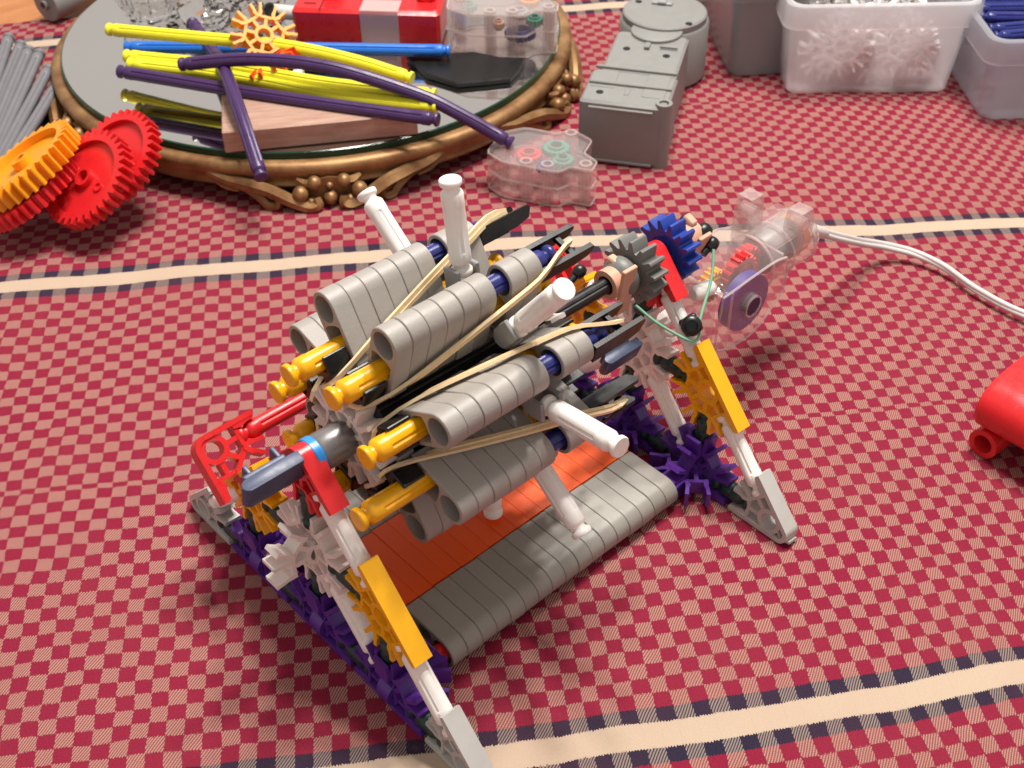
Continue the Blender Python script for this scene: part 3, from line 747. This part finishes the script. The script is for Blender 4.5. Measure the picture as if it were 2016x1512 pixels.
# ================================================================== gilt mirror tray
CX, CY, RG = 248.7, 350.1, 146.0
tray = tag(empty('mirror_tray'), 'round mirror tray in an ornate gilt frame with scroll feet', 'mirror tray')
CM = Matrix.Translation((CX, CY, 0))
b = MB(); b.lathe([(0.01, 26.0), (RG-0.8, 26.0)], 128, caps=False); build('mirror', b, 'mirror', tray, CM, angle=60)
b = MB(); b.lathe([(RG-0.85, 25.98), (RG, 25.5), (RG, 22.3), (RG-3, 21.5)], 128, caps=False); build('glass_edge', b, 'green_edge', tray, CM, angle=60)
prof = [(RG-6, 21.2), (RG-1, 21.8), (RG+3.0, 22.2), (RG+5.4, 21.4), (RG+6.8, 19.6), (RG+6.8, 17.4), (RG+5.6, 14.6), (RG+4.6, 12.4), (RG+4.6, 10.8), (RG+5.6, 9.8), (RG+5.0, 8.4), (RG+1.5, 7.6), (RG-6, 7.4)]
b = MB(); b.lathe(prof, 144, caps=False); build('rim', b, 'gilt', tray, CM, angle=60)
b = MB(); b.lathe([(0.01, 20.6), (RG-2, 20.6), (RG-2, 8), (0.01, 8)], 64, caps=False); build('backing', b, 'gilt', tray, CM, angle=40)
def surf(az, s, z, out=0.0):
    """point on the tray's side: s mm along the rim from azimuth az, height z, out mm proud"""
    rr = RG+5.0+out; a = R(az)+s/rr
    return V3((CX+rr*math.cos(a), CY+rr*math.sin(a), z))
def ornament(az, cover=True):
    F_ = empty('scroll_foot', tray)
    def tube_part(name, ctrl, r0):
        pts = smooth_path([surf(az, s, z, o_) for s, z, o_ in ctrl], 7); n = len(pts)
        rad = [r0*(0.45+0.75*math.sin(PI*(0.12+0.80*i/(n-1)))) for i in range(n)]
        b = MB(); b.tube(pts, rad, n=10, sect=[(1.05, 0.0), (0.62, 0.42), (0.30, 0.80), (-0.35, 0.85), (-0.9, 0.4), (-0.9, -0.4), (-0.35, -0.85), (0.30, -0.80), (0.62, -0.42)])
        build(name, b, 'gilt', F_, angle=34)
    for sg in (-1, 1):
        tube_part('scroll', [(sg*62, 15.5, -0.5), (sg*52, 13.0, 1.5), (sg*42, 12.0, 3.0), (sg*30, 9.5, 5), (sg*20, 5.0, 7), (sg*11, 1.8, 8.5), (sg*6.5, 3.0, 9), (sg*6.8, 6.5, 8)], 3.3)
        tube_part('scroll', [(sg*50, 9.5, 0), (sg*42, 8.5, 2), (sg*35, 4.5, 4), (sg*32, 1.5, 5), (sg*27.5, 1.6, 6), (sg*27, 5.0, 5), (sg*31, 6.2, 4.5)], 2.5)
        tube_part('scroll', [(sg*16, 14.0, 1), (sg*12, 12.5, 3), (sg*9, 13.2, 4), (sg*6.5, 15.2, 2.0)], 2.0)
        tube_part('leaf', [(sg*60, 10.5, -1), (sg*54, 8.0, 0.5), (sg*47, 6.4, 1)], 1.3)
        tube_part('leaf', [(sg*22, 4.5, 4), (sg*19, 1.6, 5), (sg*16.5, 0.9, 5)], 1.3)
    for s, z, o_, r_ in ((-7.5, 13, 4.0, 3.7), (7.5, 13, 4.0, 3.7), (-15, 8.4, 6.5, 4.2), (15, 8.4, 6.5, 4.2), (0, 10.5, 3.5, 2.0), (-10, 3.6, 7, 2.8), (10, 3.6, 7, 2.8), (0, 4.4, 5, 3.8)):
        b = MB(); b.lathe([(0.05, -1.25), (0.5, -1.0), (0.9, -0.45), (1.0, 0.1), (0.85, 0.6), (0.45, 0.95), (0.05, 1.1)], 16, Matrix.Scale(r_, 4))
        p = surf(az, s, z, o_); build('bead', b, 'gilt', F_, frame(p, (0, 0, 1), (p.x-CX, p.y-CY, 9)), angle=60)
    b = MB(); pl = [(-15, 7.0), (-13, 2.5), (-8, 0.2), (-3, 2.2), (0, 4.4), (3, 2.2), (8, 0.2), (13, 2.5), (15, 7.0), (12, 13), (0, 15), (-12, 13)]
    b.rings([[tuple(surf(az, s, z, o_)) for s, z in pl] for o_ in (-3.0, 2.6)]); build('foot_shell', b, 'gilt', F_, angle=40)
for a_ in (-123.5, -62.0, 176.0): ornament(a_)

# ================================================================== things on and around the tray
def bent_rod(name, ctrl, mat, label, group=None, r=3.6):
    pts = smooth_path(ctrl, 14); L = sum((pts[i+1]-pts[i]).length for i in range(len(pts)-1))
    b = MB(); acc = 0; rings = []; prev = None
    # stations: rounded ends with a neck, grooved between
    def at(d):
        a = 0
        for i in range(len(pts)-1):
            l = (pts[i+1]-pts[i]).length
            if a+l >= d or i == len(pts)-2: return pts[i].lerp(pts[i+1], max(0, min(1, (d-a)/l))), (pts[i+1]-pts[i]).normalized()
            a += l
    ends = [(0.55, 0, 0), (0.92, 0.05, 0), (1, 0.4, 0), (1, 1.5, 0), (0.7, 2.5, 0), (0.7, 3.4, 0), (0.95, 4.3, 0), (1, 4.9, 0), (1, 8.2, 0)]
    st = ends + [(1, 8.7+(L-17.4)*i/30, 1) for i in range(31)] + [(f, L-d, g) for f, d, g in reversed(ends)]
    for f, d, g in st:
        p, dr = at(d)
        if prev is None: x = V3((0, 0, 1)).cross(dr).normalized()
        else: x = (prev-dr*prev.dot(dr)).normalized()
        prev = x; y = dr.cross(x)
        rings.append([tuple(p+(x*math.cos(2*PI*q_/32)+y*math.sin(2*PI*q_/32))*r*f*(GROOVE[q_] if g else 1)) for q_ in range(32)])
    b.rings(rings)
    return tag(build(name, b, mat, angle=40), label, 'rod', group)
G1 = 'long flexible rods on the mirror tray'
bent_rod('yellow_rod', [(139.1, 389.4, 46), (167.7, 335.4, 50), (193.7, 296.2, 50.5), (213.6, 260, 48), (227.5, 229.9, 44)], 'lemon', 'lemon yellow flexible rod threaded through the orange connectors', G1)
bent_rod('yellow_rod', [(133.3, 361.5, 42), (165.3, 308.9, 43.5), (192.8, 256.5, 43.5), (225.3, 208.4, 43.5)], 'lemon', 'lemon yellow rod of the touching pair, on the side nearer the blue rod', G1)
bent_rod('yellow_rod', [(131.2, 354.8, 40.4), (163.1, 304.5, 40.4), (189.6, 250.2, 40.4), (221.1, 202.5, 40.4)], 'lemon', 'lemon yellow rod of the touching pair, lying against the straight purple rod', G1)
bent_rod('blue_rod', [(146.4, 389, 33), (210.2, 323.7, 34), (275.6, 256.9, 34)], 'bright_blue', 'straight bright blue rod taped to the red motor', G1)
bent_rod('purple_rod', [(123.2, 351.0, 40.2), (168.5, 268.5, 40.2), (213.8, 192.5, 40.2)], 'plum', 'straight dark purple rod lying across the wood block', G1)
bent_rod('purple_rod', [(145.4, 322.4, 47), (167.3, 284.1, 56), (190.5, 249.5, 56), (216.2, 212.5, 46), (227.8, 194.8, 38), (243.5, 170.7, 24)], 'plum', 'arched dark purple rod reaching down past the tray rim to the clear gearbox', G1)
bent_rod('purple_rod', [(191, 390.3, 33), (172.7, 332.4, 38), (158, 300, 47.8), (141.6, 261.5, 46), (126.4, 222.6, 30)], 'plum', 'dark purple rod hanging over the gilt rim toward the cloth', G1)
# wood block
b = MB(); b.box((0, 0, 0), (98, 41, 12.0), ch=0.6)
d = V3((83, -52.5, 0)).normalized(); pd = V3((52.5, 83, 0)).normalized(); pc = V3((129.3, 260.3, 0))+d*49+pd*20.5
tag(build('wood_block', b, 'block_wood', None, frame((pc.x, pc.y, 32.15), d, (0, 0, 1)), angle=30), 'flat brown wood block propping the rods on the mirror', 'wood block')
# orange connectors
for i, (p, z, lab) in enumerate((((187, 305, 55), (-0.50, -0.62, 0.60), 'amber snowflake connector on the yellow rod, upper of the two'), ((183, 298, 44), (-0.2, 0.25, 0.95), 'orange snowflake connector beneath the amber one, under the purple arch'))):
    tag(put('snowflake_connector', conn_mesh(tuple(ALL8)), 'amber' if i == 0 else 'orange', None, frame(p, (1, 0.3*i, 0.2), z)), lab, 'connector', 'snowflake connectors')
tag(put('clear_spacer', MB().lathe([(2.2, 0), (4.6, 0), (4.6, 5), (2.2, 5)], 20).mesh('spacer', angle=30), 'off_white', None, frame((189, 283, 38.3), (0, 0, 1), (0.7, -0.7, 0.2))), 'small whitish spacer on the wood block under the arched rod', 'spacer')
# red motor
rm = tag(empty('red_motor'), 'red box-shaped toy motor with two round pegs on the mirror tray', 'toy motor')
a0 = V3((226, 337, 0)); a1 = V3((283, 274.5, 0)); dx = (a1-a0).normalized(); dy = V3((-dx.y, dx.x, 0)); mid = (a0+a1)/2+dy*16
FM = frame((mid.x, mid.y, 26.1), dx, (0, 0, 1))
b = MB(); b.box((0, 0, 11), (85, 32, 22), ch=2.0); build('body', b, 'red', rm, FM, angle=30)
for x in (-22, 33):
    b = MB(); b.box((x, 4, 25), (11, 11, 8), ch=1.5); b.ringprism(circ(4.2, 20), circ(2.6, 20), -6.5, 6.5, frame((x, 4, 26), (1, 0, 0), (0, 1, 0))); build('peg', b, 'red', rm, FM, angle=35)
b = MB(); b.box((-33, -8, 22.2), (7, 0.5, 0.5)); b.box((-26, -10, 22.2), (0.5, 12, 0.5)); build('seam', b, 'black', rm, FM)
b = MB(); b.lathe([(4.2, 0), (4.2, 16), (3, 20), (1.6, 21)], 20, frame((-43, 2, 11), (0, 0, 1), (-1, 0.15, 0))); build('cable_boot', b, 'cable', rm, FM, angle=40)
b = MB(); b.tube(smooth_path([(-62, 5, 11), (-80, 14, 13), (-95, 30, 12), (-100, 60, 10)], 6), 1.4, n=8); build('cord', b, 'cable', rm, FM, angle=60)
b = MB(); b.box((8, -16.4, 12), (22, 0.35, 20)); b.box((8, -22, 0.5+1.2), (22, 12, 0.35)); b.box((8, -9, 22.3), (22, 15, 0.35))
tag(build('tape_strip', b, 'tape', None, FM), 'strip of clear tape over the red motor side and blue rod', 'tape')
# clear gear motor on the tray
def clear_motor(o, ax, size, label, gears, base=None):
    e = tag(empty('clear_gearbox'), label, 'gearbox')
    F_ = frame(o, ax, (0, 0, 1)); lx, ly, lz = size
    pl = [(-lx*.5, -ly*.35), (-lx*.3, -ly*.5), (lx*.22, -ly*.5), (lx*.30, -ly*.34), (lx*.5, -ly*.34), (lx*.5, -ly*.12), (lx*.34, ly*.02), (lx*.34, ly*.34), (lx*.12, ly*.5), (-lx*.02, ly*.36), (-lx*.32, ly*.36), (-lx*.5, ly*.15)]
    for nm, f, z0_, z1_ in (('shell', 1.0, 0.3, lz), ('shell_liner', 0.93, 1.8, lz-1.5)):
        b = MB(); b.rings([[(p[0]*f*g, p[1]*f*g, z) for p in pl] for z, g in ((z0_, .96), (z0_+1.2, 1), ((z0_+z1_)/2-0.5, 1), ((z0_+z1_)/2, 1.02), ((z0_+z1_)/2+0.5, 1), (z1_-1.2, 1), (z1_, .96))]); build(nm, b, 'clear', e, F_, angle=25)
    for z_ in (0.9, (lz+0.3)/2, lz-0.6):
        lp = []
        for i in range(len(pl)):
            a_, c_ = pl[i], pl[(i+1) % len(pl)]; lp += [(a_[0]+(c_[0]-a_[0])*t_, a_[1]+(c_[1]-a_[1])*t_, z_) for t_ in (0.1, 0.5, 0.9)]
        b = MB(); b.tube(lp, 0.55, n=6, closed=True); build('shell_edge', b, 'clear_rib', e, F_, angle=60)
    for (x, y) in ((lx*.42, -ly*.24), (lx*.12, ly*.4), (-lx*.4, -ly*.1), (lx*.1, -ly*.4), (-lx*.1, -ly*.42)):
        b = MB(); b.ringprism(circ(3.4, 16, (x, y)), circ(2.0, 16, (x, y)), 0.4, lz+0.8); build('screw_boss', b, 'clear_lug', e, F_, angle=35)
    for (x, y, z, r_, c_) in gears:
        g = MB(); n_ = max(10, int(r_*2.4)); ou = []
        for i in range(n_*2): a = PI*i/n_; rr = r_*(1.0 if i % 2 else 0.84); ou.append((rr*math.cos(a), rr*math.sin(a)))
        g.ringprism(ou, circ(r_*0.45, n_*2), -1.6, 1.6); g.ringprism(circ(r_*0.6, 20), circ(r_*0.42, 20), -3, 3)
        build('inner_gear', g, c_, e, F_ @ Matrix.Translation((x, y, z)), angle=35)
    if base:
        b = MB(); b.box((0, 0, 0), base, ch=1.0); build('dark_base', b, 'black', e, F_ @ Matrix.Translation((-8, 0, base[2]/2)), angle=30)
    return e
clear_motor((318, 258, 26.1), (0.67, -0.74, 0), (62, 46, 26), 'clear gearbox with amber and navy gears on the mirror beside the red motor',
            [(14, 4, 22, 6, 'amber'), (9, -7, 20, 6, 'clip_grey'), (10, -12, 10, 9, 'blue'), (18, -10, 17, 5, 'teal'), (-2, -14, 16, 3.5, 'tan'), (-22, 10, 15, 5, 'teal')])
clear_motor((257, 158, 0.2), (0.45, -0.89, 0), (56, 42, 22), 'clear gearbox with red and teal gears on the cloth by the tray',
            [(-9, -4, 17, 7, 'red'), (2, 7, 17, 7.5, 'teal'), (8, 0, 15, 6, 'teal'), (1, -5, 13, 5.5, 'gear_blue')])
BP = [(259.4, 276.3), (278.9, 263.8), (291.2, 253.9), (297.4, 239.2), (306.3, 229.1), (295.1, 221.1), (284.3, 216.5), (273.3, 222.9), (259.3, 232.1), (254.1, 251.8)]; BCX, BCY = 278, 242
b = MB(); b.rings([[(BCX+(p[0]-BCX)*f, BCY+(p[1]-BCY)*f, z) for p in BP] for z, f in ((26.2, .97), (26.8, 1), (28.8, 1), (29.4, .97))])  # solid black shape put in for a dark reflection on the mirror
tag(build('reflection_plate', b, 'black', None, angle=35), 'flat black plate with a wavy edge standing in for a dark reflection in the mirror before the clear gearbox', 'toy part')
# crystal pieces
cb = tag(empty('crystal_bowl'), 'round cut crystal bowl at the back of the mirror tray', 'crystal bowl')
b = MB()
pr = [(10, 0), (13, 0.6), (17.5, 6), (20, 14), (20.5, 24), (19, 34), (17.6, 34), (18.4, 24), (17.4, 14), (14, 7), (0.1, 4)]
rr = []
for r_, z in pr: rr.append([(r_*(1+0.05*math.cos(12*2*PI*i/48))*math.cos(2*PI*i/48), r_*(1+0.05*math.cos(12*2*PI*i/48))*math.sin(2*PI*i/48), z) for i in range(48)])
b.rings(rr); build('bowl', b, 'crystal', cb, Matrix.Translation((186, 428, 26.1)), angle=20)
cc = tag(empty('crystal_candlestick'), 'faceted crystal candlestick lying among the rods by the red motor', 'candlestick')
for (x, y, z, r_, az_) in ((203, 382, 35, 9, 20), (217, 371, 36, 10, 60), (211, 394, 37, 9, 110), (229, 364, 34, 8, 10), (226, 385, 39, 10, 160), (238, 378, 37, 9, 80), (199, 399, 37, 10, 45), (214, 380, 50, 9, 15), (229, 372, 50, 8, 75)):
    b = MB(); b.lathe([(0.2, -r_*1.2), (r_*0.6, -r_*0.9), (r_, -r_*0.2), (r_, r_*0.3), (r_*0.55, r_*0.9), (0.2, r_*1.15)], 8)
    build('facet_drop', b, 'crystal', cc, Matrix.Translation((x, y, z)) @ Matrix.Rotation(R(az_), 4, 'Z') @ Matrix.Rotation(R(70), 4, 'X'), smooth=False)

# gears leaning on the tray
CAMR = Matrix.Rotation(R(-42.5094), 4, 'Z') @ Matrix.Rotation(R(0.5525), 4, 'Y') @ Matrix.Rotation(R(49.0415), 4, 'X')
def lean(c, n): 
    n = V3(n).normalized(); x = V3((0, 0, 1)).cross(n).normalized(); return frame(c, x, n)
big = gear_mesh(25.6, 34, 7.5, 3.2, rim=2.8, disk=2.2, hub=5.0, round_t=False, holes=2)
nr = CAMR.to_3x3() @ V3((-0.44, 0.32, 0.84))
GG = 'large plastic gears heaped beside the tray'
tag(put('red_gear', big, 'red', None, lean((65.5, 282.5, 28.0), nr)), 'large red gear in front, full face showing, leaning on the other red gear', 'gear', GG)
tag(put('red_gear', big, 'red', None, lean((85.5, 290, 28.5), nr) @ Matrix.Rotation(0.06, 4, 'Z')), 'large red gear behind, leaning on the gilt rim', 'gear', GG)
ny_ = CAMR.to_3x3() @ V3((-0.50, 0.66, 0.56))
big_y = gear_mesh(29, 34, 10, 3.6, rim=2.6, disk=2.2, hub=5.0, round_t=True)
tag(put('yellow_gear', big_y, 'amber', None, lean((46, 306, 33), ny_)), 'large yellow-orange gear seen edge on, over a red gear', 'gear', GG)
tag(put('red_gear', big, 'red', None, lean((43, 301, 22.5), ny_)), 'red gear seen edge on beneath the yellow gear', 'gear', GG)
# grey rods in a sheaf at the edge
tips = [(108, 497, 12), (115.9, 481, 18), (119.5, 474.8, 14), (117, 456.5, 18), (117.9, 443.8, 20), (114.5, 427.4, 17), (109.4, 409.9, 14)]
order = ['first', 'second', 'third', 'fourth', 'fifth', 'sixth', 'seventh']
dg = (V3((58.1, 370.2, 0))-V3((117.9, 443.8, 0))).normalized()
for i, t_ in enumerate(tips):
    dd = (dg+V3((-0.02*(i-3), 0.02*(i-3), 0))).normalized(); a = V3(t_); e_ = a+dd*129; e_.z = 5+i*1.2
    m = along(a, e_, 0.4)
    tag(put('grey_rod', rod_mesh(129.0), 'rod_grey', None, m), 'long grey rod in the sheaf at the picture edge, %s from the grey roller' % order[i], 'rod', 'grey rods in a sheaf')
tag(build('blue_sleeve', MB().box((0, 0, 0), (40, 16, 9), ch=2), 'blue', None, frame((85, 398, 4.7), dg, (0, 0, 1)), angle=30), 'dark blue piece underneath the grey rods', 'toy part')
b = MB(); b.lathe([(11, -30), (11.6, -29), (11.6, 29.2), (11, 30)], 40)
b.lathe([(3.2, -32.2), (3.2, -29)], 20)
e = tag(empty('grey_roller'), 'grey plastic roller with a hole in its end, by the cloth hem', 'roller')
rd = V3((0.93, -0.36, 0)); rd = V3((0.80, 0.20, 0)).normalized()
RM = along(V3((158.8, 523, 11.7)), V3((158.8, 523, 11.7))+rd*60)
build('drum', b, 'case_grey', e, RM, angle=40)
b = MB(); b.lathe([(2.0, -32.4), (2.0, -31)], 18); build('bore', b, 'black', e, RM, angle=40)

# grey battery case
gc = tag(empty('battery_case'), 'grey plastic battery case with round end and ribbed top, standing behind the launcher', 'battery case')
ex = V3((25.4, -39.1, 0)).normalized(); ey = V3((-ex.y, ex.x, 0))
if ey.x < 0: ey = -ey
o0 = V3((285.7, 165, 0))
def gp2(u, v, z): p = o0+ex*u+ey*v; return (p.x, p.y, z)
GM = Matrix(((ex.x, ey.x, 0, o0.x), (ex.y, ey.y, 0, o0.y), (0, 0, 1, 0), (0, 0, 0, 1)))
b = MB(); b.box((23.3, 18, 18.2), (46.6, 36, 35.6), ch=1.4); build('front_shell', b, 'case_grey', gc, GM, angle=30)
b = MB(); b.box((24.5, 62, 17.4), (41, 53, 34.0), ch=1.4); build('middle_shell', b, 'case_grey', gc, GM, angle=30)
b = MB(); b.lathe([(25, 0.4), (26, 1.4), (26, 33), (25, 34.2)], 48, Matrix.Translation((27, 112, 0))); build('round_shell', b, 'case_grey', gc, GM, angle=40)
b = MB(); b.lathe([(23.5, 34), (24.5, 34.5), (24.5, 37.6), (23.6, 38.4)], 48, Matrix.Translation((27, 112, 0))); build('round_lid', b, 'case_grey', gc, GM, angle=40)
b = MB(); b.lathe([(14, 34.0), (14.6, 34.4), (14.6, 36.0), (14, 36.4)], 40, Matrix.Translation((26, 90, 0))); build('round_lid', b, 'case_grey', gc, GM, angle=40)
for v in (19.5, 37.5):
    b = MB(); b.box((23.5, v, 36.6), (44, 1.6, 2.0), ch=0.4); build('rib', b, 'case_grey', gc, GM, angle=30)
for (u, v, du, dv) in ((9, 28, 12, 13), (37, 28, 12, 13), (9, 16, 13, 0.9), (37, 14, 12, 9), (23, 13, 3, 7), (24, 70, 3, 6), (36, 70, 10, 0.9)):
    b = MB(); b.box((u, v, 35.7), (du, dv, 1.5), ch=0.3); build('panel', b, 'case_grey', gc, GM, angle=30)
for (u, v, z) in ((9, 10, 36.1), (13, 66, 34.6), (36, 62, 34.6), (10, 120, 38.5), (43, 97, 38.5)):
    b = MB(); b.lathe([(2.0, -1), (2.0, 0.15)], 18, Matrix.Translation((u, v, z))); build('screw_hole', b, 'black', gc, GM, angle=40)
b = MB(); b.ringprism(circ(4.4, 24, (44, 4)), circ(2.6, 24, (44, 4)), 0.4, 37.2); b.lathe([(2.5, 30), (2.5, 35)], 18, Matrix.Translation((44, 4, 0))); build('screw_post', b, 'case_grey', gc, GM, angle=40)
b = MB(); b.box((20, -0.2, 1.6), (40, 1.6, 1.6), ch=0.3); b.box((22, -0.4, 32.5), (34, 1.8, 1.4), ch=0.3); build('lip', b, 'case_grey', gc, GM, angle=30)
b = MB(); b.box((24, 120, 39.2), (12, 4, 1.2), ch=0.3); b.box((24, 120, 39.8), (5, 5, 1.6), ch=0.3); build('latch', b, 'clip_grey', gc, GM, angle=30)

# storage boxes
def tub(label, c, ax, wb, db, wt, dt, h, mat, lip=True):
    """open tub, tapered, hollow; c = front-left bottom corner on the cloth, ax along the front edge"""
    e = tag(empty('storage_box'), label, 'storage box')
    ax = V3(ax).normalized(); ay = V3((-ax.y, ax.x, 0))
    m = Matrix(((ax.x, ay.x, 0, c[0]), (ax.y, ay.y, 0, c[1]), (0, 0, 1, 0.2), (0, 0, 0, 1)))
    def rr(x0, x1, y0, y1, z, r_=7, n=5):
        out = []
        for cx, cy_, a in ((x1-r_, y0+r_, -90), (x1-r_, y1-r_, 0), (x0+r_, y1-r_, 90), (x0+r_, y0+r_, 180)):
            for i in range(n+1): t = R(a+90*i/n); out.append((cx+r_*math.cos(t), cy_+r_*math.sin(t), z))
        return out
    ox = (wt-wb)/2; oy = (dt-db)/2; th = 1.3
    b = MB()
    b.rings([rr(0.8, wb-0.8, 0.8, db-0.8, 0), rr(0, wb, 0, db, 1.0), rr(-ox, wb+ox, -oy, db+oy, h), rr(-ox+th, wb+ox-th, -oy+th, db+oy-th, h), rr(th, wb-th, th, db-th, 1.5)], m)
    build('tub', b, mat, e, angle=40)
    if lip:
        b = MB()
        b.rings([rr(-ox-3.2, wb+ox+3.2, -oy-3.2, db+oy+3.2, h+0.3, 9), rr(-ox-3.6, wb+ox+3.6, -oy-3.6, db+oy+3.6, h-13, 9), rr(-ox-2.4, wb+ox+2.4, -oy-2.4, db+oy+2.4, h-13, 9), rr(-ox-2.0, wb+ox+2.0, -oy-2.0, db+oy+2.0, h-0.9, 9), rr(-ox+0.2, wb+ox-0.2, -oy+0.2, db+oy-0.2, h+0.3, 8)], m, caps=False)
        build('rim_lip', b, mat, e, angle=40)
    return e, m
e, bm_ = tub('translucent box heaped with white connectors, between two other boxes', (425.3, 132.4), (0.75, -0.66, 0), 94, 120, 104, 128, 56, 'milky')
tub_me = conn_mesh(tuple(ALL8)).copy(); tub_me.materials.clear()
for i in range(46):
    x = random.uniform(24, 70); y = random.uniform(28, 60) if i < 28 else random.uniform(40, 96); z = random.choice((20, 26, 34, 44))+random.uniform(-1, 3)
    if i < 6: x, y, z = [(28, 4.6, 29), (65, 4.6, 29), (47, 12, 20), (24, 13.5, 20), (70, 13.5, 21), (46, 12.5, 38)][i]
    p = bm_ @ V3((x, y, z))
    n_ = V3((random.gauss(0, 1), random.gauss(0, 1), random.gauss(0, 1)))
    if i < 6: n_ = bm_.to_3x3() @ V3((0.03*(i-2) if i > 1 else 0.0, -1, 0.05 if i > 1 else -0.06))
    o = put('white_connector', tub_me, 'matte_white', None, frame(p, (n_.y+0.3, -n_.x, 0.4) if abs(n_.x)+abs(n_.y) > 0.1 else (1, 0, 0), n_))
    tag(o, 'white eight-way snowflake connector in the heap inside the middle translucent box', 'connector', 'white connectors heaped in a box')
e, bm2 = tub('translucent box holding dark blue rods at the corner of the picture', (480, 39.4), (0.76, -0.65, 0), 94, 120, 104, 130, 50, 'milky_dim')
for i in range(26):
    y = 14+(i % 9)*11+random.uniform(-3, 3); z = 20+(i//9)*9+random.uniform(-1, 1)
    a = bm2 @ V3((6, y, z)); c_ = bm2 @ V3((92, y+random.uniform(-14, 14), z+random.uniform(-3, 3)))
    o = put('blue_rod', rod_mesh(86.0), 'blue', None, along(a, c_))
    tag(o, 'dark blue rod lying inside the box at the picture corner', 'rod', 'dark blue rods in a box')
e, bm3 = tub('grey translucent box behind the white connector box, nothing showing on top', (418.4, 169.5), (0.81, -0.586, 0), 66, 130, 72, 138, 62, 'tub_grey', lip=True)
# red part at the edge
e = tag(empty('red_housing'), 'red rounded housing with a hollow peg, cut by the picture edge', 'toy part')
hl = [(241, 15), (243, 13), (296, 9), (298, 12), (298, 24), (294, 28), (286, 30), (252, 30), (244, 27), (241, 22)]
b = MB(); b.rings([[(269+(p[0]-269)*f, y, 19+(p[1]-19)*f) for p in hl] for y, f in ((-99, .93), (-101.5, 1), (-196, 1), (-198, .94))])
build('shell', b, 'red', e, None, angle=40)
b = MB(); b.ringprism(circ(6.2, 26), circ(4.0, 26), -13, 8); build('peg', b, 'red', e, frame((254, -108, 6.6), (0, 0, 1), (1, -0.1, 0.0)), angle=35)
